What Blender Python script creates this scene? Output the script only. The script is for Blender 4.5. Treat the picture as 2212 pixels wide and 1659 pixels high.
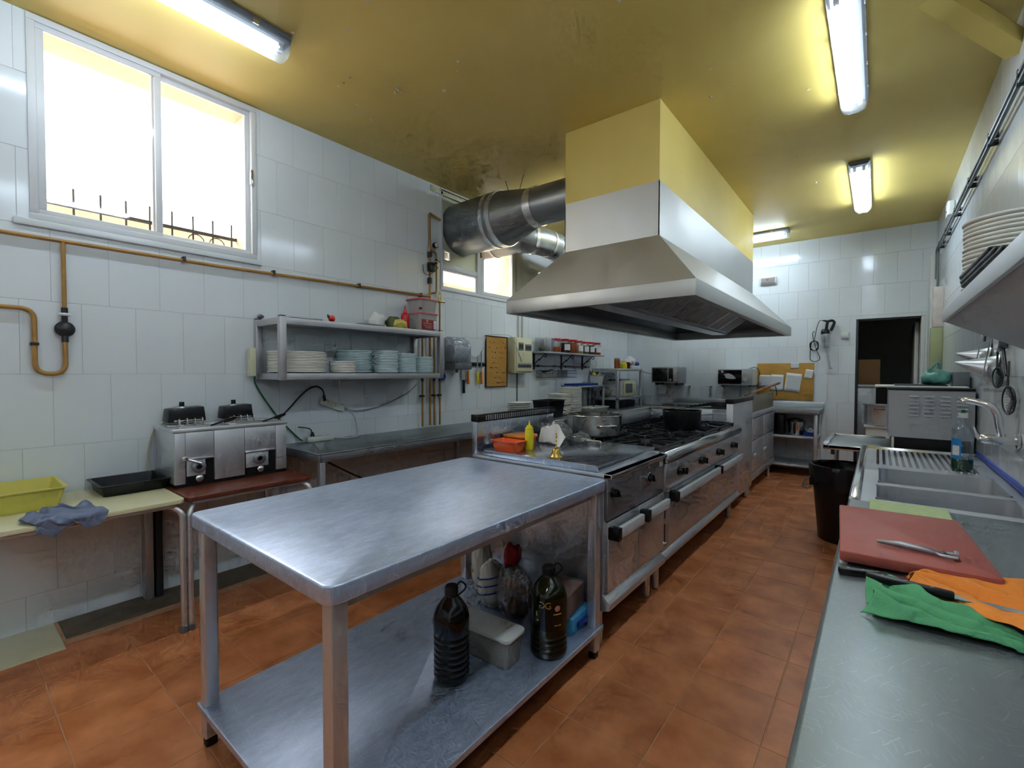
import bpy, bmesh, math, random
from mathutils import Vector, Matrix, noise
scene = bpy.context.scene
for o in list(bpy.data.objects): bpy.data.objects.remove(o)
PI = math.pi
rnd = random.Random(7)
# ------------------------------------------------------------------ camera
CF, CYAW, CPIT, CROL, CH = 995.62, .67134, -.02506, .00238, 1.3579   # focal length in pixels of a 2212 wide frame
cam_d = bpy.data.cameras.new('camera'); cam = bpy.data.objects.new('camera', cam_d)
scene.collection.objects.link(cam); scene.camera = cam
cam_d.sensor_fit = 'HORIZONTAL'; cam_d.sensor_width = 36; cam_d.lens = CF / 2212 * 36; cam_d.clip_start = .02
_r = Vector((math.cos(CYAW), math.sin(CYAW), 0))
_f = Vector((-math.sin(CYAW) * math.cos(CPIT), math.cos(CYAW) * math.cos(CPIT), math.sin(CPIT)))
_u = _r.cross(_f)
_r2 = _r * math.cos(CROL) + _u * math.sin(CROL); _u2 = _u * math.cos(CROL) - _r * math.sin(CROL)
cam.matrix_world = Matrix(((_r2.x, _u2.x, -_f.x, 0), (_r2.y, _u2.y, -_f.y, 0), (_r2.z, _u2.z, -_f.z, CH), (0, 0, 0, 1)))
# ------------------------------------------------------------------ world (bright overcast daylight) and exposure
w = bpy.data.worlds.new('overcast'); scene.world = w; w.use_nodes = True
w.node_tree.nodes['Background'].inputs[0].default_value = (1.0, .97, .92, 1)
w.node_tree.nodes['Background'].inputs[1].default_value = 5.6
TUBE = 28.0            # radiance of a fluorescent tube
scene.view_settings.view_transform = 'Standard'
try: scene.view_settings.look = 'None'
except Exception: pass
scene.view_settings.exposure = 1.2
cy = scene.cycles
cy.max_bounces = 7; cy.diffuse_bounces = 3; cy.glossy_bounces = 3; cy.transmission_bounces = 4; cy.transparent_max_bounces = 8
cy.caustics_reflective = False; cy.caustics_refractive = False; cy.sample_clamp_indirect = 5.0; cy.use_adaptive_sampling = True; cy.adaptive_threshold = .05; cy.adaptive_min_samples = 12; cy.blur_glossy = 1.0
scene.view_settings.gamma = 1.0
scene.view_settings.use_curve_mapping = False
# room: x left wall .. right wall, y depth, z up (metres); camera stands at x = 0, y = 0
XL, XR, YB, YF, ZC = -3.459, .54, 7.612, -2.9, 3.211
C = scene.collection
# ------------------------------------------------------------------ mesh helpers
OFF = {}
class MB:
    def __init__(s): s.v = []; s.f = []
    def n(s): return len(s.v)
    def add(s, vs, fs):
        b = len(s.v); s.v += [Vector(p) for p in vs]; s.f += [tuple(b + i for i in f) for f in fs]; return s
    def apply(s, i0, M):
        for i in range(i0, len(s.v)): s.v[i] = M @ s.v[i]
        return s
    def box(s, x0, x1, y0, y1, z0, z1):
        return s.add([(x0,y0,z0),(x1,y0,z0),(x1,y1,z0),(x0,y1,z0),(x0,y0,z1),(x1,y0,z1),(x1,y1,z1),(x0,y1,z1)],
                     [(0,3,2,1),(4,5,6,7),(0,1,5,4),(1,2,6,5),(2,3,7,6),(3,0,4,7)])
    def cbox(s, c, d): return s.box(c[0]-d[0]/2, c[0]+d[0]/2, c[1]-d[1]/2, c[1]+d[1]/2, c[2]-d[2]/2, c[2]+d[2]/2)
    def loft(s, rings, cap0=True, cap1=True, closed=True):
        k = len(rings[0]); vs = [p for r in rings for p in r]; fs = []
        for a in range(len(rings) - 1):
            for i in range(k if closed else k - 1):
                j = (i + 1) % k; fs.append((a*k+i, a*k+j, (a+1)*k+j, (a+1)*k+i))
        if cap0: fs.append(tuple(range(k))[::-1])
        if cap1: fs.append(tuple(range((len(rings)-1)*k, len(rings)*k)))
        return s.add(vs, fs)
    def lathe(s, prof, c=(0,0,0), n=24, cap0=True, cap1=True):
        return s.loft([[(c[0]+r*math.cos(2*PI*i/n), c[1]+r*math.sin(2*PI*i/n), c[2]+z) for i in range(n)] for r, z in prof], cap0, cap1)
    def cyl(s, p0, p1, r0, r1=None, n=16, cap=True):
        p0, p1 = Vector(p0), Vector(p1); r1 = r0 if r1 is None else r1
        q = (p1 - p0).to_track_quat('Z', 'Y'); e1 = q @ Vector((1,0,0)); e2 = q @ Vector((0,1,0))
        R = lambda p, r: [p + e1*(r*math.cos(2*PI*i/n)) + e2*(r*math.sin(2*PI*i/n)) for i in range(n)]
        return s.loft([R(p0, r0), R(p1, r1)], cap, cap)
    def tube(s, path, r, n=8, closed=False, flat=1.0):
        P = [Vector(p) for p in path]; m = len(P); rings = []; up = None
        for i in range(m):
            a = P[(i-1) % m] if (i > 0 or closed) else P[i]; b = P[(i+1) % m] if (i < m-1 or closed) else P[i]
            t = (b - a).normalized()
            if up is None:
                up = Vector((0,0,1)) if abs(t.z) < .9 else Vector((1,0,0))
            e1 = t.cross(up)
            if e1.length < 1e-6: e1 = t.orthogonal()
            e1.normalize(); up = e1.cross(t).normalized()
            rr = r[i] if isinstance(r, (list, tuple)) else r
            rings.append([P[i] + e1*(rr*math.cos(2*PI*k/n)) + up*(rr*flat*math.sin(2*PI*k/n)) for k in range(n)])
        if closed: return s.loft(rings + [rings[0]], False, False)
        return s.loft(rings)
    def prism(s, poly, ax, a0, a1):
        o = {'x': lambda p, a: (a, p[0], p[1]), 'y': lambda p, a: (p[0], a, p[1]), 'z': lambda p, a: (p[0], p[1], a)}[ax]
        return s.loft([[o(p, a0) for p in poly], [o(p, a1) for p in poly]])
    def rbox(s, x0, x1, y0, y1, z0, z1, r=.02, k=4, taper=0., lid=0.):
        def ring(z, g):
            out = []
            for cx, cy, a0 in ((x1-r, y1-r, 0), (x0+r, y1-r, 90), (x0+r, y0+r, 180), (x1-r, y0+r, 270)):
                for i in range(k + 1):
                    a = math.radians(a0 + 90*i/k); out.append((cx + r*math.cos(a) + g*(1 if cx > (x0+x1)/2 else -1), cy + r*math.sin(a) + g*(1 if cy > (y0+y1)/2 else -1), z))
            return out
        return s.loft([ring(z0, -taper), ring(z1, 0)])
    def tray(s, x0, x1, y0, y1, z0, z1, t=.004, r=.02, taper=.01, k=4, rim=0.):
        def ring(z, g):
            out = []
            for cx, cy, a0 in ((x1-r, y1-r, 0), (x0+r, y1-r, 90), (x0+r, y0+r, 180), (x1-r, y0+r, 270)):
                sx = 1 if cx > (x0+x1)/2 else -1; sy = 1 if cy > (y0+y1)/2 else -1
                for i in range(k + 1):
                    a = math.radians(a0 + 90*i/k); out.append((cx + r*math.cos(a) + g*sx, cy + r*math.sin(a) + g*sy, z))
            return out
        R = [ring(z0, -taper), ring(z1, 0)]
        if rim: R += [ring(z1, rim), ring(z1+t, rim)]
        R += [ring(z1 + (t if rim else 0), -t), ring(z0 + t, -taper - t)]
        return s.loft(R)
    def grid(s, fn, nu, nv):
        vs = [fn(i/(nu-1), j/(nv-1)) for j in range(nv) for i in range(nu)]
        return s.add(vs, [(j*nu+i, j*nu+i+1, (j+1)*nu+i+1, (j+1)*nu+i) for j in range(nv-1) for i in range(nu-1)])
    def build(s, name, mat, parent=None, smooth=False, bev=0., seg=2, solid=0., sub=0, label=None, angle=40):
        me = bpy.data.meshes.new(name); me.from_pydata([tuple(p) for p in s.v], [], s.f); me.update()
        bm = bmesh.new(); bm.from_mesh(me)
        bmesh.ops.recalc_face_normals(bm, faces=bm.faces)
        if bev > 0:
            es = [e for e in bm.edges if len(e.link_faces) == 2 and e.calc_face_angle(0) > .5]
            bmesh.ops.bevel(bm, geom=es, offset=bev, segments=seg, affect='EDGES', profile=.5, clamp_overlap=True)
            smooth = True
        bm.to_mesh(me); bm.free()
        ob = bpy.data.objects.new(name, me); C.objects.link(ob); me.materials.append(M[mat] if isinstance(mat, str) else mat)
        if parent is None:
            xs = [v.co.x for v in me.vertices]; ys = [v.co.y for v in me.vertices]; zs = [v.co.z for v in me.vertices]
            c = Vector(((min(xs)+max(xs))/2, (min(ys)+max(ys))/2, min(zs)))
            me.transform(Matrix.Translation(-c)); ob.location = c; OFF[ob.name] = c
        else:
            off = OFF.get(parent.name)
            if off is not None: me.transform(Matrix.Translation(-off)); OFF[ob.name] = off
            ob.parent = parent
        if solid:
            md = ob.modifiers.new('solid', 'SOLIDIFY'); md.thickness = solid; md.offset = 0
        if sub:
            md = ob.modifiers.new('sub', 'SUBSURF'); md.levels = sub; md.render_levels = sub; smooth = True
        if smooth:
            me.polygons.foreach_set('use_smooth', [True]*len(me.polygons))
            try: me.set_sharp_from_angle(angle=math.radians(angle))
            except Exception: pass
        if label: ob['label'] = label
        return ob
def tag(o, label, cat, group=None):
    o['label'] = label; o['category'] = cat
    if group: o['group'] = group
    return o
def struct(o, label=None, cat=None):
    o['kind'] = 'structure'
    if label: o['label'] = label
    if cat: o['category'] = cat
    return o
def thing(name, loc, label, cat, group=None, rz=0., world=True):
    """an Empty at a thing's base; world=True: its parts are given in room coordinates, else in the thing's own frame"""
    o = bpy.data.objects.new(name, None); C.objects.link(o); o.empty_display_size = .05
    o.location = loc; o.rotation_euler[2] = rz
    if world: OFF[o.name] = Vector(loc)
    return tag(o, label, cat, group)
def dup(root, loc, rz=None, label=None, group=None):
    r = root.copy(); C.objects.link(r); r.location = loc
    if rz is not None: r.rotation_euler[2] = rz
    if label: r['label'] = label
    if group: r['group'] = group
    for ch in list(root.children):
        c = ch.copy(); C.objects.link(c); c.parent = r; c.matrix_parent_inverse = ch.matrix_parent_inverse.copy()
        for g in ch.children:
            d = g.copy(); C.objects.link(d); d.parent = c
    return r
def B(x0, x1, y0, y1, z0, z1): return MB().box(x0, x1, y0, y1, z0, z1)
MTX = {}
ORD = 'first second third fourth fifth sixth seventh eighth ninth tenth eleventh twelfth thirteenth fourteenth fifteenth sixteenth seventeenth eighteenth nineteenth twentieth twenty-first twenty-second twenty-third twenty-fourth'.split()
def from_top(k, n): return 'topmost' if k == n-1 else ('lowest' if k == 0 else ORD[n-1-k] + ' from top')
def smoothpath(pts, k=6, closed=False):
    P = [Vector(p) for p in pts]; n = len(P); out = []
    rng = range(n) if closed else range(n - 1)
    for i in rng:
        g = lambda j: P[j % n] if closed else P[max(0, min(n-1, j))]
        p0, p1, p2, p3 = g(i-1), g(i), g(i+1), g(i+2)
        for t in range(k):
            t /= k
            out.append(.5*((2*p1) + (p2-p0)*t + (2*p0-5*p1+4*p2-p3)*t*t + (3*p1-p0-3*p2+p3)*t**3))
    if not closed: out.append(P[-1])
    return out
def bend(pts, r=.04, k=5):
    """polyline with rounded corners"""
    P = [Vector(p) for p in pts]; out = [P[0]]
    for i in range(1, len(P) - 1):
        a = (P[i-1]-P[i]); b = (P[i+1]-P[i]); rr = min(r, a.length*.49, b.length*.49)
        s0 = P[i] + a.normalized()*rr; s1 = P[i] + b.normalized()*rr
        for t in range(k + 1):
            t /= k; out.append(s0*(1-t)**2 + P[i]*2*t*(1-t) + s1*t*t)
    out.append(P[-1]); return out
# ------------------------------------------------------------------ materials
M = {}
def _nt(name):
    m = bpy.data.materials.new(name); m.use_nodes = True; nt = m.node_tree
    return m, nt, nt.nodes['Principled BSDF'], nt.nodes['Material Output']
def N(nt, t, **kw):
    n = nt.nodes.new(t)
    for k, v in kw.items():
        if k in n.inputs.keys(): n.inputs[k].default_value = v
        else: setattr(n, k, v)
    return n
def s2l(c): return tuple((x/12.92 if x <= .04045 else ((x+.055)/1.055)**2.4) for x in c)
def mat(name, col, rough=.5, metal=0., var=.08, vs=6., rvar=.08, bump=0., bs=60., stretch=None, coat=0., spec=None, objvar=0., trans=0., alpha=1.):
    """plain procedural surface: colour broken up by noise, roughness variation, fine relief. col in sRGB 0..1"""
    m, nt, p, out = _nt(name); L = nt.links.new
    c = s2l(col); tc = N(nt, 'ShaderNodeTexCoord'); mp = N(nt, 'ShaderNodeMapping')
    if stretch: mp.inputs['Scale'].default_value = stretch
    L(tc.outputs['Object'], mp.inputs['Vector'])
    nz = N(nt, 'ShaderNodeTexNoise', Scale=vs, Detail=5., Roughness=.6); L(mp.outputs[0], nz.inputs['Vector'])
    rp = N(nt, 'ShaderNodeValToRGB'); e = rp.color_ramp.elements
    e[0].position = .3; e[1].position = .7
    e[0].color = tuple(max(0, x*(1-var)) for x in c) + (1,); e[1].color = tuple(min(1, x*(1+var)) for x in c) + (1,)
    L(nz.outputs['Fac'], rp.inputs[0]); src = rp.outputs[0]
    if objvar:
        oi = N(nt, 'ShaderNodeObjectInfo'); hs = N(nt, 'ShaderNodeHueSaturation'); mr = N(nt, 'ShaderNodeMapRange')
        mr.inputs['To Min'].default_value = 1-objvar; mr.inputs['To Max'].default_value = 1+objvar
        L(oi.outputs['Random'], mr.inputs['Value']); L(mr.outputs[0], hs.inputs['Value']); L(src, hs.inputs['Color']); src = hs.outputs[0]
    L(src, p.inputs['Base Color'])
    mr = N(nt, 'ShaderNodeMapRange'); mr.inputs['From Min'].default_value = .3; mr.inputs['From Max'].default_value = .7
    mr.inputs['To Min'].default_value = max(.02, rough-rvar); mr.inputs['To Max'].default_value = min(1, rough+rvar)
    L(nz.outputs['Fac'], mr.inputs['Value']); L(mr.outputs[0], p.inputs['Roughness'])
    p.inputs['Metallic'].default_value = metal; p.inputs['Coat Weight'].default_value = coat
    if spec is not None: p.inputs['Specular IOR Level'].default_value = spec
    if trans: p.inputs['Transmission Weight'].default_value = trans
    if bump:
        n2 = N(nt, 'ShaderNodeTexNoise', Scale=bs, Detail=3.); L(mp.outputs[0], n2.inputs['Vector'])
        bp = N(nt, 'ShaderNodeBump', Strength=bump, Distance=.002); L(n2.outputs['Fac'], bp.inputs['Height']); L(bp.outputs[0], p.inputs['Normal'])
    M[name] = m; return m
def steel(name, col=(.80, .81, .83), rough=.30, scratch=0., stretch=(1, 1, 1), wob=.04, rvar=.05, metal=.72):
    m, nt, p, out = _nt(name); L = nt.links.new; c = s2l(col)
    tc = N(nt, 'ShaderNodeTexCoord'); mp = N(nt, 'ShaderNodeMapping'); mp.inputs['Scale'].default_value = stretch
    L(tc.outputs['Object'], mp.inputs['Vector'])
    big = N(nt, 'ShaderNodeTexNoise', Scale=3.5, Detail=5., Roughness=.65); L(tc.outputs['Object'], big.inputs['Vector'])
    fine = N(nt, 'ShaderNodeTexNoise', Scale=120., Detail=2.); L(mp.outputs[0], fine.inputs['Vector'])
    rp = N(nt, 'ShaderNodeValToRGB'); e = rp.color_ramp.elements
    e[0].position = .3; e[1].position = .72; e[0].color = tuple(x*.92 for x in c)+(1,); e[1].color = tuple(c)+(1,)
    L(big.outputs['Fac'], rp.inputs[0]); L(rp.outputs[0], p.inputs['Base Color'])
    mr = N(nt, 'ShaderNodeMapRange'); mr.inputs['From Min'].default_value = .3; mr.inputs['From Max'].default_value = .7
    mr.inputs['To Min'].default_value = rough - rvar; mr.inputs['To Max'].default_value = rough + rvar*1.5
    L(big.outputs['Fac'], mr.inputs['Value']); rsrc = mr.outputs[0]
    p.inputs['Metallic'].default_value = metal
    hsum = fine.outputs['Fac']
    if scratch:
        # short curved scratches: thin bands of several distorted wave textures, masked by noise
        tot = None
        for k in range(3):
            mp2 = N(nt, 'ShaderNodeMapping'); mp2.inputs['Rotation'].default_value = (0, 0, .5 + 1.1*k); mp2.inputs['Location'].default_value = (k*3.1, k*1.7, 0)
            L(tc.outputs['Object'], mp2.inputs['Vector'])
            wv = N(nt, 'ShaderNodeTexWave', Scale=14.+8*k, Distortion=9., Detail=2.); wv.inputs['Detail Scale'].default_value = .6
            L(mp2.outputs[0], wv.inputs['Vector'])
            th = N(nt, 'ShaderNodeMath', operation='GREATER_THAN'); th.inputs[1].default_value = .986; L(wv.outputs['Fac'], th.inputs[0])
            nm = N(nt, 'ShaderNodeTexNoise', Scale=22.+7*k, Detail=1.); L(mp2.outputs[0], nm.inputs['Vector'])
            t2 = N(nt, 'ShaderNodeMath', operation='GREATER_THAN'); t2.inputs[1].default_value = .58; L(nm.outputs['Fac'], t2.inputs[0])
            ml = N(nt, 'ShaderNodeMath', operation='MULTIPLY'); L(th.outputs[0], ml.inputs[0]); L(t2.outputs[0], ml.inputs[1])
            if tot is None: tot = ml.outputs[0]
            else:
                ad = N(nt, 'ShaderNodeMath', operation='MAXIMUM'); L(tot, ad.inputs[0]); L(ml.outputs[0], ad.inputs[1]); tot = ad.outputs[0]
        ad = N(nt, 'ShaderNodeMath', operation='MULTIPLY_ADD'); L(tot, ad.inputs[0]); ad.inputs[1].default_value = .20*scratch; L(rsrc, ad.inputs[2]); rsrc = ad.outputs[0]
        a2 = N(nt, 'ShaderNodeMath', operation='MULTIPLY_ADD'); L(tot, a2.inputs[0]); a2.inputs[1].default_value = 1.0*scratch; L(fine.outputs['Fac'], a2.inputs[2]); hsum = a2.outputs[0]
    if scratch:
        mid = N(nt, 'ShaderNodeTexNoise', Scale=38., Detail=6., Roughness=.75); mq = N(nt, 'ShaderNodeMapping'); mq.inputs['Scale'].default_value = (1, .35, 1); mq.inputs['Rotation'].default_value = (0, 0, .5); L(tc.outputs['Object'], mq.inputs['Vector']); L(mq.outputs[0], mid.inputs['Vector'])
        mz = N(nt, 'ShaderNodeMapRange'); mz.inputs['From Min'].default_value = .35; mz.inputs['From Max'].default_value = .65; mz.inputs['To Min'].default_value = 1-.15*scratch; mz.inputs['To Max'].default_value = 1+.09*scratch; L(mid.outputs['Fac'], mz.inputs['Value'])
        sm = N(nt, 'ShaderNodeMath', operation='MULTIPLY_ADD'); L(tot, sm.inputs[0]); sm.inputs[1].default_value = .30; L(mz.outputs[0], sm.inputs[2])
        hv = N(nt, 'ShaderNodeHueSaturation'); L(sm.outputs[0], hv.inputs['Value']); L(rp.outputs[0], hv.inputs['Color']); L(hv.outputs[0], p.inputs['Base Color'])
    L(rsrc, p.inputs['Roughness'])
    bp = N(nt, 'ShaderNodeBump', Strength=.10, Distance=.001); L(hsum, bp.inputs['Height'])
    b2 = N(nt, 'ShaderNodeBump', Strength=wob, Distance=.006); L(big.outputs['Fac'], b2.inputs['Height']); L(bp.outputs[0], b2.inputs['Normal'])
    L(b2.outputs[0], p.inputs['Normal'])
    M[name] = m; return m
def clear(name, tint=(1, 1, 1), gloss=.08, rough=.04, haze=0.):
    """thin clear glass or plastic: mostly see-through, a share of mirror, optional milky share"""
    m, nt, p, out = _nt(name); L = nt.links.new; nt.nodes.remove(p)
    tr = N(nt, 'ShaderNodeBsdfTransparent'); tr.inputs[0].default_value = s2l(tint)+(1,)
    gl = N(nt, 'ShaderNodeBsdfGlossy'); gl.inputs['Roughness'].default_value = rough
    lw = N(nt, 'ShaderNodeLayerWeight', Blend=.35); mr = N(nt, 'ShaderNodeMapRange')
    mr.inputs['To Min'].default_value = gloss*.5; mr.inputs['To Max'].default_value = min(1, gloss*5); L(lw.outputs['Fresnel'], mr.inputs['Value'])
    mx = N(nt, 'ShaderNodeMixShader'); L(mr.outputs[0], mx.inputs[0]); L(tr.outputs[0], mx.inputs[1]); L(gl.outputs[0], mx.inputs[2]); res = mx.outputs[0]
    if haze:
        df = N(nt, 'ShaderNodeBsdfDiffuse'); df.inputs[0].default_value = s2l(tint)+(1,)
        tl = N(nt, 'ShaderNodeBsdfTranslucent'); tl.inputs[0].default_value = s2l(tint)+(1,)
        a = N(nt, 'ShaderNodeMixShader'); a.inputs[0].default_value = .5; L(df.outputs[0], a.inputs[1]); L(tl.outputs[0], a.inputs[2])
        nz = N(nt, 'ShaderNodeTexNoise', Scale=30.); ma = N(nt, 'ShaderNodeMapRange'); ma.inputs['To Min'].default_value = haze*.6; ma.inputs['To Max'].default_value = min(1, haze*1.4); L(nz.outputs['Fac'], ma.inputs['Value'])
        b = N(nt, 'ShaderNodeMixShader'); L(ma.outputs[0], b.inputs[0]); L(res, b.inputs[1]); L(a.outputs[0], b.inputs[2]); res = b.outputs[0]
    L(res, out.inputs[0]); M[name] = m; return m
def emit(name, col, strength):
    m, nt, p, out = _nt(name); p.inputs['Base Color'].default_value = (.8, .8, .8, 1)
    p.inputs['Emission Color'].default_value = col + (1,); p.inputs['Emission Strength'].default_value = strength; M[name] = m; return m
steel('steel', (.84, .85, .87), .34); steel('steel_top', (.78, .84, .95), .36, 1.0, wob=0.); steel('steel_dull', (.74, .74, .75), .42)
steel('steel_counter', (.60, .63, .635), .36, .3); steel('steel_polished', (.88, .88, .89), .16, 0, wob=.0, rvar=.03, metal=.95)
steel('steel_hood', (.79, .79, .78), .46, 0, (1, 1, 1), .05, metal=.92); steel('steel_dark', (.58, .58, .60), .42, 0); steel('galvanised', (.58, .60, .61), .36, 0, (1, 1, 1), .12)  # steel_dark: darker copy of steel, with shade of fronts and hood liner in colour
steel('steel_cover', (.74, .77, .82), .20, .35, metal=.9); steel('steel_pot', (.74, .74, .72), .24, 0, metal=.95, wob=.0); steel('foil_band', (.88, .88, .89), .22, 0, (1, 1, 1), .5); steel('aluminium', (.86, .88, .90), .40, 0)
mat('tile_white', (.905, .928, .942), .13, var=.015, vs=3, rvar=.05, bump=.04, bs=4, objvar=.015)
mat('grout', (.80, .80, .79), .8, var=.15); mat('plaster', (.80, .74, .64), .85, var=.12, vs=5, bump=.5, bs=40)
mat('concrete', (.42, .37, .30), .75, var=.25, vs=9, bump=.4, bs=50); mat('floor_grout', (.76, .58, .44), .8, var=.15, vs=20)
mat('cream_tile', (.86, .83, .70), .35, var=.05); mat('handle_white', (.86, .88, .90), .35, .15, var=.02); mat('white_paint', (.86, .86, .84), .5, var=.03); mat('white_alu', (.86, .87, .88), .35, var=.02)
mat('white_plastic', (.88, .88, .86), .35, var=.02); mat('black_plastic', (.035, .035, .04), .38, var=.2); mat('black_iron', (.05, .055, .065), .45, var=.3, vs=30, bump=.4, bs=120)
mat('black_gloss', (.02, .02, .025), .12, var=.1); mat('grey_plastic', (.45, .46, .47), .45); mat('dark_grey', (.17, .17, .18), .5)
mat('copper_paint', (.66, .49, .25), .45, var=.18, vs=12, bump=.2); mat('grey_pipe', (.42, .44, .43), .45, var=.1)
mat('plate_white', (.90, .89, .85), .15, var=.02); mat('plate_blue', (.80, .88, .89), .15, var=.02); mat('paper', (.90, .90, .90), .8, var=.02)
mat('cork', (.74, .55, .25), .85, var=.12, vs=60, bump=.4, bs=200); mat('wood_dark', (.26, .15, .08), .5, var=.2, stretch=(1, 8, 1))
mat('cream_panel', (.84, .84, .72), .4, var=.02); mat('cream_laminate', (.90, .88, .72), .35, var=.015, rvar=.01); mat('brown_laminate', (.43, .21, .13), .35, var=.1)
mat('yellow_plastic', (.93, .86, .12), .3, var=.04); mat('yellow_sheer', (.93, .88, .42), .35, var=.03, rvar=.02, trans=.25); mat('orange_plastic', (.96, .36, .08), .3, var=.04); mat('orange_lid', (.95, .55, .12), .35, var=.05)
mat('red_plastic', (.80, .08, .08), .3, var=.05); mat('lid_pink', (.84, .42, .40), .4, var=.05); mat('label_red', (.52, .06, .10), .5, var=.1); mat('brass', (.70, .58, .30), .3, 1., var=.1)
mat('green_cord', (.10, .42, .22), .5); mat('black_cord', (.03, .03, .035), .5); mat('grey_cord', (.55, .55, .55), .5); mat('white_cord', (.83, .83, .80), .5)
mat('blue_plastic', (.10, .24, .62), .4, var=.05); mat('blue_box', (.30, .66, .86), .6, var=.04); mat('carton', (.70, .48, .36), .8, var=.08); mat('carton_brown', (.60, .44, .28), .85, var=.08)
mat('cloth_grey', (.46, .50, .60), .95, var=.1, vs=30, bump=.6, bs=300); mat('cloth_green', (.38, .68, .48), .95, var=.1, vs=30, bump=.6, bs=300); mat('cloth_orange', (.97, .58, .24), .95, var=.08, vs=30, bump=.6, bs=300)
mat('cloth_pale', (.76, .83, .62), .95, var=.08, vs=30, bump=.6, bs=300); mat('board_red', (.66, .33, .28), .55, var=.07, vs=10, bump=.2, bs=90)
mat('egg', (.80, .55, .40), .5, var=.1); mat('egg_tray', (.60, .58, .54), .9, var=.1, bump=.5); mat('white_fabric', (.88, .87, .84), .9, var=.04)
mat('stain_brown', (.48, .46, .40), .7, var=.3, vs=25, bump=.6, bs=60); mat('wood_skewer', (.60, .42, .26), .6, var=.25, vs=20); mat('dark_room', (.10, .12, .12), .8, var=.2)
mat('oil_dark', (.03, .05, .035), .12, var=.3); mat('oil_green', (.24, .25, .08), .12, var=.1); mat('gold', (.78, .66, .28), .4, .6); mat('soap_green', (.03, .42, .22), .2)
mat('bag_red', (.66, .08, .10), .4, var=.1); mat('bag_teal', (.45, .72, .66), .4, var=.15, vs=10, trans=.2); mat('bag_black', (.04, .045, .055), .42, var=.4, vs=15, bump=.5, bs=40)
mat('spice_orange', (.80, .40, .12), .5, var=.2, vs=40); mat('spice_dark', (.28, .08, .05), .5, var=.3, vs=40); mat('spice_yellow', (.82, .76, .40), .5, var=.2, vs=60); mat('spice_grey', (.48, .48, .42), .7, var=.2, vs=60); mat('spice_pink', (.75, .52, .42), .6, var=.2, vs=50); mat('label_white', (.90, .90, .92), .6, var=.1, vs=80)
mat('green_panel', (.60, .62, .44), .5, var=.04); mat('rust_pink', (.84, .79, .75), .8, var=.12, vs=14); mat('silver_paint', (.62, .63, .65), .35, .6, var=.03); mat('blue_strip', (.25, .36, .78), .45); mat('olive', (.36, .37, .22), .6, var=.2); mat('blue_label', (.15, .55, .82), .4, var=.1)
mat('tape_paper', (.82, .80, .70), .7, var=.08)
clear('glass', (1, 1, 1), .06, .02); clear('lamp_cover', (.93, .96, 1.), .05, .12, .14); clear('jar_glass', (.96, .96, .96), .10, .05); clear('soft_plastic', (.93, .93, .92), .06, .15, .35); clear('smoke_plastic', (.90, .92, .95), .10, .1, .24); clear('milky', (.94, .93, .92), .06, .15, .75); clear('film', (.96, .96, .96), .16, .1, .22); clear('bottle_green', (.50, .56, .22), .12, .06, .05); clear('bottle_clear', (.93, .96, .98), .12, .05, .06); clear('tea', (.75, .42, .18), .1, .05, .5)
emit('tube_lit', (.80, .91, 1.0), TUBE); emit('unlit_tube_glow', (.75, .85, 1.0), 1.1); M['unlit_tube_glow'].cycles.emission_sampling = 'NONE'  # second material: unlit tubes glow faintly for the light they catch
def _ceil():
    m, nt, p, out = _nt('ceiling_mustard'); L = nt.links.new
    tc = N(nt, 'ShaderNodeTexCoord')
    a = N(nt, 'ShaderNodeTexNoise', Scale=1.2, Detail=4.); L(tc.outputs['Object'], a.inputs['Vector'])
    rp = N(nt, 'ShaderNodeValToRGB'); e = rp.color_ramp.elements; e[0].position = .35; e[1].position = .7
    e[0].color = s2l((.87, .765, .41))+(1,); e[1].color = s2l((.91, .81, .47))+(1,); L(a.outputs['Fac'], rp.inputs[0])
    # peeled spots: small voronoi islands inside a few damp patches
    b = N(nt, 'ShaderNodeTexNoise', Scale=.9, Detail=2.); L(tc.outputs['Object'], b.inputs['Vector'])
    v = N(nt, 'ShaderNodeTexNoise', Scale=22., Detail=4., Roughness=.7); L(tc.outputs['Object'], v.inputs['Vector'])
    m1 = N(nt, 'ShaderNodeMath', operation='GREATER_THAN'); m1.inputs[1].default_value = .74; L(v.outputs['Fac'], m1.inputs[0])
    m2 = N(nt, 'ShaderNodeMath', operation='GREATER_THAN'); m2.inputs[1].default_value = .64; L(b.outputs['Fac'], m2.inputs[0])
    mm = N(nt, 'ShaderNodeMath', operation='MULTIPLY'); L(m1.outputs[0], mm.inputs[0]); L(m2.outputs[0], mm.inputs[1])
    mx = N(nt, 'ShaderNodeMixRGB'); mx.inputs[2].default_value = s2l((.55, .48, .30))+(1,); L(mm.outputs[0], mx.inputs[0]); L(rp.outputs[0], mx.inputs[1])
    L(mx.outputs[0], p.inputs['Base Color']); p.inputs['Roughness'].default_value = .55
    n2 = N(nt, 'ShaderNodeTexNoise', Scale=5., Detail=6.); L(tc.outputs['Object'], n2.inputs['Vector'])
    bp = N(nt, 'ShaderNodeBump', Strength=.25, Distance=.01); L(n2.outputs['Fac'], bp.inputs['Height']); L(bp.outputs[0], p.inputs['Normal'])
    M['ceiling_mustard'] = m
_ceil()
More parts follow.
